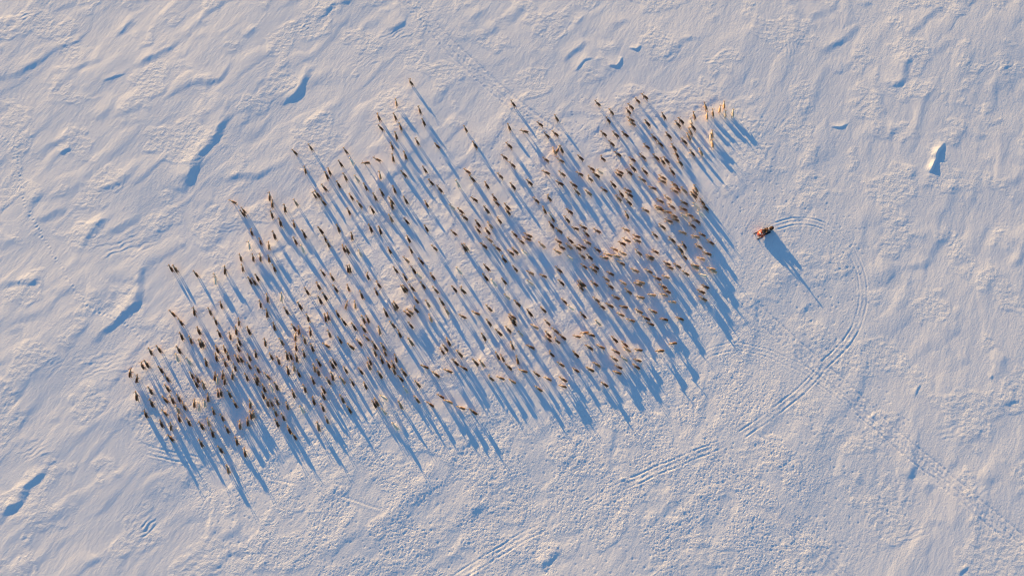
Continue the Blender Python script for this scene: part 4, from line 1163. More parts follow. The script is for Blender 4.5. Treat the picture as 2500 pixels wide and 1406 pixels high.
TM = TM * dens * low * (1 - 0.62 * sstep(30, 44, CXG + 0.25 * CYG + 3 * perlin(CXG / 9, CYG / 9, 64)))
pw = 0.25 * WX; pv = 0.25 * WY
w1 = worley((CXG + pw) / 0.44, (CYG + pv) / 0.44, 70, 0.55); w2 = worley((CXG - pv) / 0.36, (CYG + pw) / 0.36, 77, 0.75)
pits = -0.085 * (1 - sstep(0.10, 0.46, w1)) - 0.055 * (1 - sstep(0.10, 0.42, w2)) + 0.03 * np.exp(-((w1 - 0.52) / 0.12) ** 2)
lump = 0.04 * perlin(CXG / 0.8, CYG / 0.8, 81) + 0.032 * perlin(CXG / 0.36, CYG / 0.36, 82)
Hc += TM * (pits + lump) * 0.33
# lone hoof prints scattered thinly where the snow is less trodden
lone = worley(CXG / 0.9, CYG / 0.9, 90, 0.30)
few = sstep(0.1, 0.35, mk[iy, ix]) * (1 - np.clip(TM * 1.6, 0, 1))
Hc += -0.05 * few * (1 - sstep(0.05, 0.22, lone))

# single-file hoof trails
for tr in HOOF_TRAILS:
    p = resample(tr, 0.55)
    rr = random.Random(len(tr))
    for k, (x, y) in enumerate(p):
        for _ in range(1 if rr.random() < 0.7 else 2):
            px = x + rr.gauss(0, 0.14); py = y + rr.gauss(0, 0.14)
            sl = window(np.array([[px, py]]), 0.6)
            d = np.hypot(CXG[sl] - px, CYG[sl] - py)
            Hc[sl] += -0.028 * np.exp(-(d / 0.15) ** 2) + 0.008 * np.exp(-((d - 0.34) / 0.12) ** 2)

# snowmobile tracks
for kind, tr in TRACKS:
    p = resample(tr, 1.0)
    sl = window(p, 4.0)
    gx = CXG[sl]; gy = CYG[sl]
    d, side, run, L = along(p, gx, gy)
    s = d * side + 0.10 * perlin(run / 3.0, run * 0 + 3.0, 95)
    fade = sstep(0, 2.0, run) * sstep(0, 2.0, L - run)
    if kind in ('fresh', 'old'):
        k0 = 0.29 if kind == 'fresh' else 0.33
        fade = fade * (1 + 0.9 * np.exp(-run / 9.0)) if kind == 'fresh' else fade
        fade = fade * (0.45 + 0.8 * np.clip(perlin(run / 4.0, run * 0 + L, 96) + 0.3, 0, 1))
        sk = np.exp(-((np.abs(s) - 0.62) / 0.10) ** 2)
        rim = np.exp(-((np.abs(s) - 0.86) / 0.10) ** 2) + 0.8 * np.exp(-((np.abs(s) - 0.34) / 0.11) ** 2)
        belt = np.exp(-(s / 0.22) ** 4) * (0.75 + 0.25 * np.sin(run * 2 * np.pi / 0.45))
        Hc[sl] += k0 * fade * (-0.12 * sk + 0.055 * rim - 0.05 * belt)
    elif kind == 'trail':
        band = 1 - sstep(1.1, 1.9, np.abs(s) + 0.3 * perlin(gx / 1.3, gy / 1.3, 97))
        w = worley(gx / 0.32, gy / 0.32, 98, 0.6)
        rut = np.exp(-((s - 1.15) / 0.12) ** 2) + np.exp(-((s + 0.2) / 0.1) ** 2) * 0.6 + np.exp(-((s + 1.2) / 0.12) ** 2) * 0.8
        Hc[sl] += 0.36 * fade * (band * (-0.03 - 0.06 * (1 - sstep(0.1, 0.45, w)) + 0.05 * perlin(gx / 0.5, gy / 0.5, 99)) - 0.14 * rut)
    else:
        Hc[sl] += 0.32 * fade * (-0.09 * np.exp(-((s - 0.12) / 0.12) ** 2) + 0.05 * np.exp(-((s + 0.2) / 0.14) ** 2))

def ground(x, y):
    fx = (x - cx[0]) / STEP; fy = (y - cy[0]) / STEP
    i = int(min(max(fx, 0), len(cx) - 2)); j = int(min(max(fy, 0), len(cy) - 2)); fx -= i; fy -= j
    return float((Hc[j, i] * (1 - fx) + Hc[j, i + 1] * fx) * (1 - fy) + (Hc[j + 1, i] * (1 - fx) + Hc[j + 1, i + 1] * fx) * fy)

# one sheet: fine in the middle, growing coarser out to the horizon
XG, YG = np.meshgrid(xs, ys)
ZG = np.zeros_like(XG)
iy_ = np.clip(np.arange(len(ys)) - NY0, 0, NYC - 1); ix_ = np.clip(np.arange(len(xs)) - NX0, 0, NXC - 1)
ZG = Hc[np.ix_(iy_, ix_)]
far = np.maximum(np.maximum(X0 - XG, XG - X1), np.maximum(Y0 - YG, YG - Y1))
k = 1 - sstep(0, 6, far)
ZG = ZG * k + (1 - k) * (0.25 * perlin(XG / 26, YG / 26, 6)) * (1 - sstep(60, 400, far))
ny, nx = XG.shape
co = np.stack([XG, YG, ZG], -1).astype(np.float32).reshape(-1, 3)
idx = np.arange(ny * nx, dtype=np.int32).reshape(ny, nx)
quads = np.stack([idx[:-1, :-1], idx[:-1, 1:], idx[1:, 1:], idx[1:, :-1]], -1).reshape(-1, 4)
me = bpy.data.meshes.new('snow_field')
me.vertices.add(len(co)); me.vertices.foreach_set('co', co.ravel())
me.loops.add(quads.size); me.loops.foreach_set('vertex_index', quads.ravel())
me.polygons.add(len(quads)); me.polygons.foreach_set('loop_start', np.arange(0, quads.size, 4, dtype=np.int32))
me.update(calc_edges=True)
smooth(me)
core = np.zeros(XG.shape, np.float32)
for nm, arr in (('trodden', TM), ('crust', crust)):
    core[:] = 0; core[NY0:NY0 + NYC, NX0:NX0 + NXC] = arr
    at = me.attributes.new(nm, 'FLOAT', 'POINT'); at.data.foreach_set('value', core.ravel())

snow = bpy.data.materials.new('snow')
snow.use_nodes = True
n = snow.node_tree.nodes; l = snow.node_tree.links
b = n['Principled BSDF']
b.inputs['Roughness'].default_value = 0.75
b.inputs['Specular IOR Level'].default_value = 0.15
tc = n.new('ShaderNodeTexCoord')
def noise(scale, detail, rough, vec=None):
    q = n.new('ShaderNodeTexNoise'); q.inputs['Scale'].default_value = scale; q.inputs['Detail'].default_value = detail; q.inputs['Roughness'].default_value = rough
    l.new(vec or tc.outputs['Object'], q.inputs['Vector'])
    return q.outputs['Fac']
def math2(op, a, b_):
    q = n.new('ShaderNodeMath'); q.operation = op
    for i, v in enumerate((a, b_)):
        if isinstance(v, float): q.inputs[i].default_value = v
        else: l.new(v, q.inputs[i])
    return q.outputs[0]
def attr(name):
    q = n.new('ShaderNodeAttribute'); q.attribute_name = name
    return q.outputs['Fac']
mp = n.new('ShaderNodeMapping'); mp.vector_type = 'TEXTURE'; mp.inputs['Rotation'].default_value = (0, 0, R(60)); mp.inputs['Scale'].default_value = (1.5, 0.42, 1.0)
l.new(tc.outputs['Object'], mp.inputs['Vector'])
vo = n.new('ShaderNodeTexVoronoi'); vo.inputs['Scale'].default_value = 3.1; l.new(tc.outputs['Object'], vo.inputs['Vector'])
pit = n.new('ShaderNodeMapRange'); pit.interpolation_type = 'SMOOTHSTEP'; pit.inputs[1].default_value = 0.05; pit.inputs[2].default_value = 0.42
l.new(vo.outputs['Distance'], pit.inputs[0])
h = math2('MULTIPLY', noise(4.2, 6.0, 0.66), 0.034)
h = math2('ADD', h, math2('MULTIPLY', noise(1.3, 5.0, 0.62, mp.outputs['Vector']), 0.024))
h = math2('ADD', h, math2('MULTIPLY', attr('trodden'), math2('ADD', math2('MULTIPLY', pit.outputs[0], 0.022), math2('MULTIPLY', noise(3.3, 4.0, 0.6), 0.04))))
h = math2('ADD', h, math2('MULTIPLY', attr('crust'), math2('MULTIPLY', noise(2.6, 5.0, 0.7), 0.075)))
bp = n.new('ShaderNodeBump'); bp.inputs['Strength'].default_value = 1.0; bp.inputs['Distance'].default_value = 1.0
l.new(h, bp.inputs['Height']); l.new(bp.outputs['Normal'], b.inputs['Normal'])
nc = n.new('ShaderNodeTexNoise'); nc.inputs['Scale'].default_value = 0.35; nc.inputs['Detail'].default_value = 3.0
l.new(tc.outputs['Object'], nc.inputs['Vector'])
cr = n.new('ShaderNodeValToRGB')
cr.color_ramp.elements[0].color = (0.84, 0.84, 0.865, 1); cr.color_ramp.elements[0].position = 0.3
cr.color_ramp.elements[1].color = (0.89, 0.885, 0.90, 1); cr.color_ramp.elements[1].position = 0.7
l.new(nc.outputs['Fac'], cr.inputs['Fac']); l.new(cr.outputs['Color'], b.inputs['Base Color'])
field = link('snow_field', me, m=snow)
field['kind'] = 'structure'
field['label'] = 'wind-drifted snow field with hoof prints and sled tracks'

# ------------------------------------------------------------------ reindeer
def coat_material(name, back, pale):
    m = bpy.data.materials.new(name)
    m.use_nodes = True
    n = m.node_tree.nodes; l = m.node_tree.links
    b = n['Principled BSDF']; b.inputs['Roughness'].default_value = 0.85; b.inputs['Specular IOR Level'].default_value = 0.12
    at = n.new('ShaderNodeAttribute'); at.attribute_name = 'coat'
    oi = n.new('ShaderNodeObjectInfo'); ge = n.new('ShaderNodeNewGeometry')
    ad = n.new('ShaderNodeMath'); ad.operation = 'ADD'
    l.new(oi.outputs['Random'], ad.inputs[0]); l.new(ge.outputs['Random Per Island'], ad.inputs[1])
    fr = n.new('ShaderNodeMath'); fr.operation = 'FRACT'; l.new(ad.outputs[0], fr.inputs[0])
    mx = n.new('ShaderNodeMix'); mx.data_type = 'RGBA'
    mx.inputs[6].default_value = (*back, 1); mx.inputs[7].default_value = (*pale, 1)
    tc = n.new('ShaderNodeTexCoord'); nz = n.new('ShaderNodeTexNoise'); nz.inputs['Scale'].default_value = 9.0; nz.inputs['Detail'].default_value = 3
    l.new(tc.outputs['Object'], nz.inputs['Vector'])
    f = n.new('ShaderNodeMath'); f.operation = 'MULTIPLY_ADD'; f.inputs[1].default_value = 0.3; f.use_clamp = True
    s1 = n.new('ShaderNodeMath'); s1.operation = 'SUBTRACT'; s1.inputs[1].default_value = 0.15
    l.new(at.outputs['Fac'], s1.inputs[0]); l.new(nz.outputs['Fac'], f.inputs[0]); l.new(s1.outputs[0], f.inputs[2])
    l.new(f.outputs[0], mx.inputs[0])
    hv = n.new('ShaderNodeHueSaturation')
    mr = n.new('ShaderNodeMapRange'); mr.inputs[3].default_value = 0.7; mr.inputs[4].default_value = 1.4
    l.new(fr.outputs[0], mr.inputs[0]); l.new(mr.outputs[0], hv.inputs['Value']); l.new(mx.outputs[2], hv.inputs['Color'])
    l.new(hv.outputs['Color'], b.inputs['Base Color'])
    return m
COATS = {'d': coat_material('dark_coat', (0.150, 0.064, 0.033), (0.58, 0.40, 0.27)),
         'm': coat_material('brown_coat', (0.225, 0.108, 0.056), (0.64, 0.46, 0.31)),
         't': coat_material('tan_coat', (0.50, 0.28, 0.15), (0.74, 0.54, 0.37)),
         'p': coat_material('pale_coat', (0.84, 0.67, 0.48), (0.90, 0.78, 0.62))}
KEYS = ['d', 'm', 't', 'p']
bone = mat('antler_bone', (0.38, 0.27, 0.17), 0.6, 0.3)

# pose: (front legs: knee dx, hoof dx) x2, (hind legs: hock dx, hoof dx, hoof z) x2, neck yaw, head drop
POSES = [
    dict(f=((0.06, 0.16, 0.02), (-0.02, -0.14, 0.02)), h=((0.05, 0.10, 0.02), (-0.10, -0.20, 0.02)), yaw=0.0, drop=0.0),
    dict(f=((-0.03, -0.12, 0.02), (0.08, 0.14, 0.06)), h=((-0.08, -0.16, 0.02), (0.08, 0.16, 0.02)), yaw=0.12, drop=0.10),
    dict(f=((0.0, 0.0, 0.02), (0.02, 0.04, 0.02)), h=((0.0, 0.0, 0.02), (0.02, 0.05, 0.02)), yaw=-0.15, drop=0.28),
    dict(f=((0.26, 0.46, 0.10), (0.16, 0.26, 0.02)), h=((-0.16, -0.42, 0.10), (-0.10, -0.30, 0.03)), yaw=0.0, drop=0.12),
    dict(f=((0.02, 0.05, 0.02), (-0.02, -0.08, 0.02)), h=((0.04, 0.08, 0.02), (-0.06, -0.12, 0.02)), yaw=-0.9, drop=0.05)]
def head_xf(pose, p):
    """bend the neck: yaw round the neck base and lower the head"""
    x, y, z = p
    dx = x - 0.48
    if dx > 0:
        k = min(1, dx / 0.25)
        z -= pose['drop'] * min(1, dx / 0.4) * 0.75
        a = pose['yaw'] * k
        x, y = 0.48 + dx * math.cos(a) - y * math.sin(a), dx * math.sin(a) + y * math.cos(a)
    return (x, y, z)
def reindeer_mesh(k, pose, dec=None):
    V = [(-0.40, 0, 0.82), (0.0, 0, 0.79), (0.36, 0, 0.83), (0.54, 0, 0.93), (0.70, 0, 1.03), (0.84, 0, 1.10), (1.01, 0, 1.045), (1.13, 0, 1.0), (-0.56, 0, 0.82), (-0.66, 0, 0.77),
         (0.80, 0.13, 1.15), (0.80, -0.13, 1.15)]
    Rr = [(0.195, 0.215), (0.215, 0.235), (0.185, 0.205), (0.145, 0.14), (0.13, 0.11), (0.085, 0.085), (0.058, 0.058), (0.045, 0.045), 0.15, 0.05, 0.03, 0.03]
    E = [(0, 1), (1, 2), (2, 3), (3, 4), (4, 5), (5, 6), (6, 7), (0, 8), (8, 9), (5, 10), (5, 11)]
    for s, (a, b_, hz) in zip((1, -1), pose['f']):
        i = len(V)
        V += [(0.34 + a * 0.3, 0.14 * s, 0.56), (0.36 + a, 0.145 * s, 0.33), (0.36 + b_, 0.14 * s, 0.09 + hz), (0.40 + b_, 0.14 * s, hz + 0.015)]
        Rr += [0.088, 0.048, 0.036, 0.042]; E += [(2, i), (i, i + 1), (i + 1, i + 2), (i + 2, i + 3)]
    for s, (a, b_, hz) in zip((1, -1), pose['h']):
        i = len(V)
        V += [(-0.34 + a * 0.3, 0.15 * s, 0.55), (-0.56 + a, 0.15 * s, 0.36), (-0.53 + b_, 0.145 * s, 0.09 + hz), (-0.49 + b_, 0.145 * s, hz + 0.015)]
        Rr += [0.115, 0.052, 0.036, 0.042]; E += [(0, i), (i, i + 1), (i + 1, i + 2), (i + 2, i + 3)]
    V = [head_xf(pose, p) for p in V]
    me = skin('reindeer_%d' % k, V, E, Rr, 1, dec)
    n = len(me.vertices)
    c = np.empty(n * 3); me.vertices.foreach_get('co', c); c = c.reshape(-1, 3)
    coat = np.clip(0.95 * sstep(0.14, 0.42, c[:, 0]) * (1 - 0.75 * sstep(0.80, 0.98, c[:, 0])), 0, 1)      # pale mane, darker face
    coat = np.maximum(coat, 0.85 * sstep(0.91, 0.74, c[:, 2]) * sstep(0.30, 0.52, c[:, 2]))                # pale belly
    coat = np.maximum(coat, 0.9 * sstep(-0.55, -0.66, c[:, 0]))                                            # pale rump patch
    a = me.attributes.new('coat', 'FLOAT', 'POINT'); a.data.foreach_set('value', coat.astype(np.float32))
    return me
def antler_mesh(k, pose, s):
    V = [(0.81, 0.05 * s, 1.16), (0.74, 0.13 * s, 1.28), (0.68, 0.20 * s, 1.42), (0.74, 0.24 * s, 1.55), (0.84, 0.05 * s + 0.02 * s, 1.20), (0.99, 0.07 * s, 1.24), (0.58, 0.21 * s, 1.47)]
    E = [(0, 1), (1, 2), (2, 3), (0, 4), (4, 5), (2, 6)]
    V = [head_xf(pose, p) for p in V]
    return skin('antler_%d' % k, V, E, [0.028, 0.026, 0.022, 0.014, 0.02, 0.014, 0.014], 0)
BODY = [reindeer_mesh(k, p) for k, p in enumerate(POSES)]
ANT = [(antler_mesh(k, p, 1), antler_mesh(k, p, -1)) for k, p in enumerate(POSES)]
for me in BODY: me.materials.append(COATS['d'])
for a in ANT:
    for me in a: me.materials.append(bone)

proto = {}
def make_reindeer(x, y, ang, col, pose, sc, label):
    if pose not in proto:
        o = link('reindeer', BODY[pose])
        for s in (0, 1): link('antler', ANT[pose][s], o)
        proto[pose] = o
    else:
        src = proto[pose]
        o = src.copy(); COLL.objects.link(o)
        for ch in src.children:
            c = ch.copy(); COLL.objects.link(c); c.parent = o
    o.material_slots[0].link = 'OBJECT'
    o.material_slots[0].material = COATS[col]
    o.location = (x, y, ground(x, y) - 0.03)
    o.rotation_euler = (0, 0, R(ang))
    o.scale = (sc, sc, sc)
    o['label'] = label; o['category'] = 'reindeer'; o['group'] = 'reindeer of the herd crossing the snow'
    return o
for h in HERD: make_reindeer(*h)

# the farther half of the herd: real bodies joined into one object
LOW = [reindeer_mesh(10 + k, p, 0.45) for k, p in enumerate(POSES)]
def arrays(me):
    c = np.empty(len(me.vertices) * 3, np.float32); me.vertices.foreach_get('co', c)
    ls = np.empty(len(me.polygons), np.int32); me.polygons.foreach_get('loop_start', ls)
    vi = np.empty(len(me.loops), np.int32); me.loops.foreach_get('vertex_index', vi)
    return c.reshape(-1, 3), ls, vi
parts = []
for k in range(len(POSES)):
    bd = arrays(LOW[k])
    co_ = np.empty(len(LOW[k].vertices), np.float32); LOW[k].attributes['coat'].data.foreach_get('value', co_)
    parts.append((bd, co_, arrays(ANT[k][0]), arrays(ANT[k][1])))
AC, AL, AV, AM, AT = [], [], [], [], []
nv = nl = 0
for (x, y, ang, col, pose, sc) in FAR_HERD:
    z = ground(x, y) - 0.03
    ca, sa = math.cos(R(ang)), math.sin(R(ang))
    M = np.array([[ca, -sa, 0], [sa, ca, 0], [0, 0, 1]], np.float32) * sc
    bd, ct, a1, a2 = parts[pose]
    for (c, ls, vi), mi, cc in ((bd, KEYS.index(col), ct), (a1, 4, None), (a2, 4, None)):
        AC.append(c @ M.T + np.array([x, y, z], np.float32)); AL.append(ls + nl); AV.append(vi + nv)
        AM.append(np.full(len(ls), mi, np.int32)); AT.append(cc if cc is not None else np.zeros(len(c), np.float32))
        nv += len(c); nl += len(vi)
me = bpy.data.meshes.new('reindeer_herd')
AC = np.concatenate(AC).astype(np.float32); AL = np.concatenate(AL).astype(np.int32); AV = np.concatenate(AV).astype(np.int32); AM = np.concatenate(AM)
me.vertices.add(len(AC)); me.vertices.foreach_set('co', AC.ravel())
me.loops.add(len(AV)); me.loops.foreach_set('vertex_index', AV)
me.polygons.add(len(AL)); me.polygons.foreach_set('loop_start', AL)
for kx_ in KEYS: me.materials.append(COATS[kx_])
me.materials.append(bone)
me.polygons.foreach_set('material_index', AM)
a = me.attributes.new('coat', 'FLOAT', 'POINT'); a.data.foreach_set('value', np.concatenate(AT).astype(np.float32))
me.update(calc_edges=True)
smooth(me)
far_herd = link('reindeer_herd', me)
far_herd['kind'] = 'stuff'; far_herd['category'] = 'reindeer'
far_herd['label'] = 'far upper part of the reindeer herd crossing the snow'

# ------------------------------------------------------------------ snowmobile and rider
red = mat('red_paint', (0.62, 0.11, 0.045), 0.35, 0.5)
black = mat('black_plastic', (0.018, 0.018, 0.02), 0.5, 0.4)
rubber = mat('track_rubber', (0.025, 0.025, 0.026), 0.8, 0.2)
vinyl = mat('seat_vinyl', (0.05, 0.04, 0.036), 0.55, 0.3)
metal = mat('bare_metal', (0.42, 0.42, 0.43), 0.4, 0.5)
glass = mat('smoked_windshield', (0.06, 0.05, 0.05), 0.15, 0.5)
lens = mat('headlight_lens', (0.85, 0.84, 0.8), 0.1, 0.6)
white = mat('white_decal', (0.8, 0.8, 0.78), 0.4, 0.4)

def loft(name, rings, close=True):
    """skin a list of equal-length vertex rings"""
    bm = bmesh.new()
    vr = [[bm.verts.new(p) for p in r] for r in rings]
    n = len(rings[0])
    for a, b_ in zip(vr[:-1], vr[1:]):
        for i in range(n):
            bm.faces.new((a[i], a[(i + 1) % n], b_[(i + 1) % n], b_[i]))
    if close:
        bm.faces.new(vr[0][::-1]); bm.faces.new(vr[-1])
    bmesh.ops.recalc_face_normals(bm, faces=bm.faces)
    me = bpy.data.meshes.new(name); bm.to_mesh(me); bm.free(); smooth(me)
    return me
def section(x, hw, z0, z1, crown=0.35, n=12):
    """rounded cross-section at x: half width hw, from z0 up to z1"""
    out = []
    for i in range(n):
        a = 2 * math.pi * i / n
        ca, sa = math.cos(a), math.sin(a)
        ex = 0.55
        yy = hw * math.copysign(abs(ca) ** ex, ca); zz = (z0 + z1) / 2 + (z1 - z0) / 2 * math.copysign(abs(sa) ** ex, sa)
        if sa > 0: yy *= 1 - crown * sa
        out.append((x, yy, zz))
    return out
def boxmesh(name, items, bev=0.015):
    bm = bmesh.new()
    for (c, d, rz) in items:
        r = bmesh.ops.create_cube(bm, size=1.0)
        bmesh.ops.transform(bm, matrix=Matrix.Translation(c) @ Matrix.Rotation(rz, 4, 'Y') @ Matrix.Diagonal((*d, 1)), verts=r['verts'])
    if bev: bmesh.ops.bevel(bm, geom=list(bm.edges), offset=bev, segments=2, affect='EDGES')
    me = bpy.data.meshes.new(name); bm.to_mesh(me); bm.free()
    return me
def tube(name, pts, r):
    return skin(name, pts, [(i, i + 1) for i in range(len(pts) - 1)], [r] * len(pts), 1)

sx, sy = SLED_POS
sled_heading = R(SLED_HEAD)
sz = ground(sx, sy) - 0.06
sm = empty('snowmobile', (sx, sy, sz), sled_heading)
sm['label'] = 'red snowmobile with black skis driving toward the right side of the herd'
sm['category'] = 'snowmobile'
link('hood', loft('hood', [section(1.28, 0.14, 0.36, 0.50), section(1.18, 0.30, 0.30, 0.62), section(0.95, 0.44, 0.26, 0.78), section(0.62, 0.50, 0.26, 0.92), section(0.34, 0.46, 0.28, 0.96), section(0.22, 0.36, 0.34, 0.86)]), sm, red)
for s in (1, -1):
    link('side_panel', loft('side_panel', [section(0.95, 0.05, 0.30, 0.55, 0.1), section(0.55, 0.09, 0.26, 0.66, 0.1), section(0.05, 0.05, 0.28, 0.50, 0.1)]), sm, red).location = (0, 0.52 * s, 0)
link('windshield', loft('windshield', [section(0.60, 0.34, 0.90, 0.94, 0.2), section(0.44, 0.36, 0.93, 1.14, 0.3), section(0.36, 0.28, 0.98, 1.28, 0.3)]), sm, glass)
link('headlight', loft('headlight', [section(1.02, 0.10, 0.735, 0.80), section(0.92, 0.17, 0.78, 0.865), section(0.84, 0.15, 0.82, 0.875)]), sm, lens)
link('stripe', boxmesh('stripe', [((0.66, 0.26, 0.915), (0.42, 0.05, 0.02), 0.22), ((0.66, -0.26, 0.915), (0.42, 0.05, 0.02), 0.22)], 0.004), sm, white)
for s in (1, -1):
    ski = link('ski', loft('ski', [[(x, 0.54 * s + w * a, z + t * b_) for a, b_ in ((-1, -1), (1, -1), (1, 1), (-1, 1))] for x, w, z, t in
                                   ((0.42, 0.07, 0.07, 0.02), (0.9, 0.085, 0.06, 0.025), (1.35, 0.085, 0.065, 0.022), (1.58, 0.075, 0.13, 0.02), (1.72, 0.05, 0.24, 0.016))]), sm, black)
    link('ski_handle', tube('ski_handle', [(1.70, 0.54 * s, 0.24), (1.66, 0.54 * s, 0.34), (1.45, 0.54 * s, 0.20)], 0.014), ski, black)
    link('ski_leg', tube('ski_leg', [(0.95, 0.54 * s, 0.09), (0.92, 0.50 * s, 0.34), (0.88, 0.32 * s, 0.46)], 0.032), ski, metal)
    link('running_board', boxmesh('running_board', [((-0.35, 0.40 * s, 0.27), (1.3, 0.24, 0.035), 0)]), sm, black)
link('tunnel', boxmesh('tunnel', [((-0.55, 0, 0.45), (1.95, 0.44, 0.20), 0)], 0.04), sm, black)
bm = bmesh.new()
prof = []
for i in range(40):
    t = i / 40 * 2 * math.pi
    prof.append((-0.62 + 0.98 * math.copysign(abs(math.cos(t)) ** 0.35, math.cos(t)), 0.22 + 0.17 * math.copysign(abs(math.sin(t)) ** 0.7, math.sin(t))))
ring = []
for i, (x, z) in enumerate(prof):
    k = 1.0 if i % 2 == 0 else 0.86                                  # raised lugs across the belt
    cxx, czz = -0.62, 0.22
    ring.append((bm.verts.new((cxx + (x - cxx) * (1 if k == 1 else 0.985), -0.20, czz + (z - czz) * k)), bm.verts.new((cxx + (x - cxx) * (1 if k == 1 else 0.985), 0.20, czz + (z - czz) * k))))
for i in range(40):
    a, b_ = ring[i]; c_, d_ = ring[(i + 1) % 40]
    bm.faces.new((a, b_, d_, c_))
bm.faces.new([r[0] for r in ring]); bm.faces.new([r[1] for r in ring][::-1])
bmesh.ops.recalc_face_normals(bm, faces=bm.faces)
me = bpy.data.meshes.new('drive_track'); bm.to_mesh(me); bm.free()
link('drive_track', me, sm, rubber)
link('seat', loft('seat', [section(0.16, 0.17, 0.54, 0.74, 0.2), section(-0.10, 0.20, 0.54, 0.80, 0.2), section(-0.55, 0.20, 0.54, 0.80, 0.2), section(-0.95, 0.17, 0.54, 0.88, 0.2), section(-1.03, 0.14, 0.56, 0.86, 0.2)]), sm, vinyl)
hb = link('handlebar', tube('handlebar', [(0.22, 0.44, 1.10), (0.27, 0.26, 1.12), (0.33, 0.0, 1.06), (0.27, -0.26, 1.12), (0.22, -0.44, 1.10)], 0.018), sm, black)
link('steering_post', tube('steering_post', [(0.33, 0, 1.06), (0.45, 0, 0.88)], 0.025), hb, black)
link('rear_rack', boxmesh('rear_rack', [((-1.33, 0.20, 0.60), (0.62, 0.03, 0.03), 0), ((-1.33, -0.20, 0.60), (0.62, 0.03, 0.03), 0), ((-1.08, 0, 0.60), (0.03, 0.4, 0.03), 0), ((-1.33, 0, 0.60), (0.03, 0.4, 0.03), 0), ((-1.58, 0, 0.60), (0.03, 0.4, 0.03), 0)], 0.006), sm, metal)
link('snow_flap', boxmesh('snow_flap', [((-1.62, 0, 0.36), (0.02, 0.46, 0.34), 0.35)], 0.006), sm, rubber)
link('bumper', tube('bumper', [(1.10, 0.34, 0.34), (1.36, 0.24, 0.36), (1.36, -0.24, 0.36), (1.10, -0.34, 0.34)], 0.022), sm, black)

def on_sled(p):
    v = Matrix.Rotation(sled_heading, 4, 'Z') @ Vector(p)
    return (sx + v.x, sy + v.y, sz + v.z)
# cargo strapped on the rack
bag = link('sack', loft('sack', [section(-0.36, 0.15, 0.03, 0.36, 0.3), section(-0.28, 0.28, 0.0, 0.40, 0.3), section(0.0, 0.31, 0.0, 0.46, 0.4), section(0.24, 0.27, 0.0, 0.42, 0.35), section(0.34, 0.14, 0.04, 0.34, 0.3)]), None,
           mat('dark_canvas', (0.085, 0.055, 0.03), 0.9, 0.1))
bag.location = on_sled((-1.20, 0.0, 0.615)); bag.rotation_euler = (0, 0, sled_heading)
bag['label'] = 'dark canvas sack strapped on the rear rack of the snowmobile'; bag['category'] = 'sack'
link('strap', boxmesh('strap', [((0.12, 0, 0.440), (0.04, 0.34, 0.02), 0), ((-0.15, 0, 0.436), (0.04, 0.34, 0.02), 0)], 0.004), bag, mat('webbing', (0.35, 0.10, 0.08), 0.8, 0.1))
hide = link('hide', loft('hide', [section(-0.20, 0.16, 0.0, 0.05, 0.2), section(-0.05, 0.24, 0.0, 0.09, 0.3), section(0.14, 0.22, 0.0, 0.08, 0.3), section(0.22, 0.12, 0.0, 0.04, 0.3)]), None, mat('pale_hide', (0.55, 0.42, 0.36), 0.9, 0.1))
hide.location = on_sled((-0.68, -0.02, 0.835)); hide.rotation_euler = (0, R(-4), sled_heading)
hide['label'] = 'pale folded hide lying on the snowmobile seat behind the rider'; hide['category'] = 'hide'

# rider: one body, kneeling upright astride the seat, hands on the bar
skin_m = mat('skin', (0.45, 0.24, 0.16), 0.6, 0.3)
BV = [(-0.28, 0, 0.90), (-0.25, 0, 1.08), (-0.20, 0, 1.27), (-0.15, 0, 1.38), (-0.12, 0, 1.46), (-0.10, 0, 1.56), (-0.085, 0, 1.66)]
BR = [(0.16, 0.13), (0.15, 0.12), (0.17, 0.12), (0.10, 0.09), 0.06, (0.078, 0.09), (0.06, 0.07)]
BE = [(0, 1), (1, 2), (2, 3), (3, 4), (4, 5), (5, 6)]
arm_ids, leg_ids = [], []
for s in (1, -1):
    i = len(BV)
    BV += [(-0.17, 0.20 * s, 1.33), (-0.08, 0.33 * s, 1.16), (0.12, 0.32 * s, 1.16), (0.185, 0.345 * s, 1.145), (0.215, 0.365 * s, 1.14)]
    BR += [0.075, 0.052, 0.036, 0.03, (0.036, 0.022)]; BE += [(2, i), (i, i + 1), (i + 1, i + 2), (i + 2, i + 3), (i + 3, i + 4)]
    arm_ids.append(i)
    hnd = i + 4
    for q, (dy, ln) in enumerate(((-0.033, 0.036), (-0.011, 0.042), (0.011, 0.040), (0.032, 0.030))):      # four fingers curled round the grip
        j = len(BV)
        bx, by, bz = BV[hnd]
        BV += [(bx + 0.012, by + dy, bz + 0.012), (bx + 0.03, by + dy, bz + 0.005 ), (bx + 0.034, by + dy, bz - ln), (bx + 0.010, by + dy, bz - ln - 0.016)]
        BR += [0.0095, 0.0092, 0.0088, 0.0075]; BE += [(hnd, j), (j, j + 1), (j + 1, j + 2), (j + 2, j + 3)]
    j = len(BV)
    BV += [(BV[hnd][0] - 0.012, BV[hnd][1] - 0.04 * s, BV[hnd][2] - 0.012), (BV[hnd][0] + 0.008, BV[hnd][1] - 0.052 * s, BV[hnd][2] - 0.04)]
    BR += [0.011, 0.009]; BE += [(hnd - 1, j), (j, j + 1)]
for s in (1, -1):
    i = len(BV)
    BV += [(-0.24, 0.13 * s, 0.86), (0.06, 0.27 * s, 0.72), (-0.10, 0.36 * s, 0.40), (-0.06, 0.38 * s, 0.335), (0.10, 0.39 * s, 0.325)]
    BR += [0.105, 0.072, 0.05, 0.045, 0.04]; BE += [(0, i), (i, i + 1), (i + 1, i + 2), (i + 2, i + 3), (i + 3, i + 4)]
    leg_ids.append(i)
body = link('person', skin('person', BV, BE, BR, 2), None, skin_m)
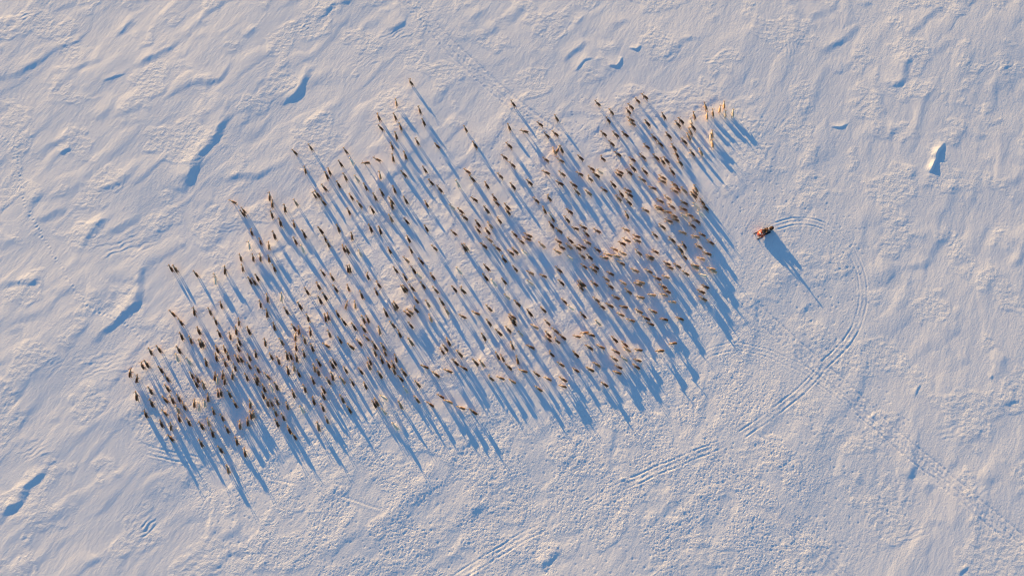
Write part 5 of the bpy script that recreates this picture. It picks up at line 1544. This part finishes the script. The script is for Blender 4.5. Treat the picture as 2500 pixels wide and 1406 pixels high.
body.location = (sx, sy, sz); body.rotation_euler = (0, 0, sled_heading)
body['label'] = 'rider in dark brown parka and fur hat driving the red snowmobile'; body['category'] = 'person'
def garment(name, ids, grow, m, extra_edges=None):
    mp = {v: k for k, v in enumerate(ids)}
    ed = [(mp[a], mp[b_]) for a, b_ in BE if a in mp and b_ in mp]
    rr = [tuple(q + grow for q in (BR[v] if isinstance(BR[v], tuple) else (BR[v], BR[v]))) for v in ids]
    return link(name, skin(name, [BV[v] for v in ids], ed, rr, 2), body, m)
parka = mat('dark_parka', (0.16, 0.085, 0.045), 0.85, 0.15)
olive = mat('olive_trim', (0.30, 0.22, 0.06), 0.8, 0.15)
garment('parka', [0, 1, 2, 3] + [a + k for a in arm_ids for k in (0, 1, 2)], 0.075, parka)
garment('trousers', [0] + [a + k for a in leg_ids for k in (0, 1, 2)], 0.028, mat('dark_trousers', (0.03, 0.03, 0.035), 0.85, 0.1))
for a in leg_ids:
    garment('boot', [a + 2, a + 3, a + 4], 0.022, mat('boot_leather', (0.10, 0.06, 0.035), 0.7, 0.2))
def ball(name, c, r, m, parent, seg=16):
    bm = bmesh.new(); bmesh.ops.create_uvsphere(bm, u_segments=seg, v_segments=seg // 2, radius=1.0)
    bmesh.ops.transform(bm, matrix=Matrix.Translation(c) @ Matrix.Diagonal((*r, 1)), verts=bm.verts)
    me = bpy.data.meshes.new(name); bm.to_mesh(me); bm.free(); smooth(me)
    return link(name, me, parent, m)
ball('hat', (-0.095, 0, 1.695), (0.135, 0.125, 0.095), mat('fur_hat', (0.16, 0.07, 0.04), 0.95, 0.1), body)
ball('hat_brim', (-0.095, 0, 1.655), (0.150, 0.140, 0.045), mat('fur_brim', (0.30, 0.17, 0.10), 0.95, 0.1), body)
for s in (1, -1):
    ball('eye', (-0.008, 0.032 * s, 1.595), (0.012, 0.013, 0.010), mat('eye_white', (0.7, 0.68, 0.65), 0.3, 0.4), body, 8)
    ball('ear', (-0.10, 0.088 * s, 1.435), (0.022, 0.012, 0.034), skin_m, body, 8)
ball('nose', (0.004, 0, 1.565), (0.020, 0.014, 0.020), skin_m, body, 8)
ball('mouth', (-0.006, 0, 1.525), (0.012, 0.026, 0.006), mat('lip', (0.35, 0.12, 0.10), 0.5, 0.3), body, 8)
link('scarf', skin('scarf', [(-0.06, 0.0, 1.435), (-0.12, 0.075, 1.435), (-0.19, 0.0, 1.445), (-0.12, -0.075, 1.435)], [(0, 1), (1, 2), (2, 3), (3, 0)], [0.045] * 4, 1), body, olive)
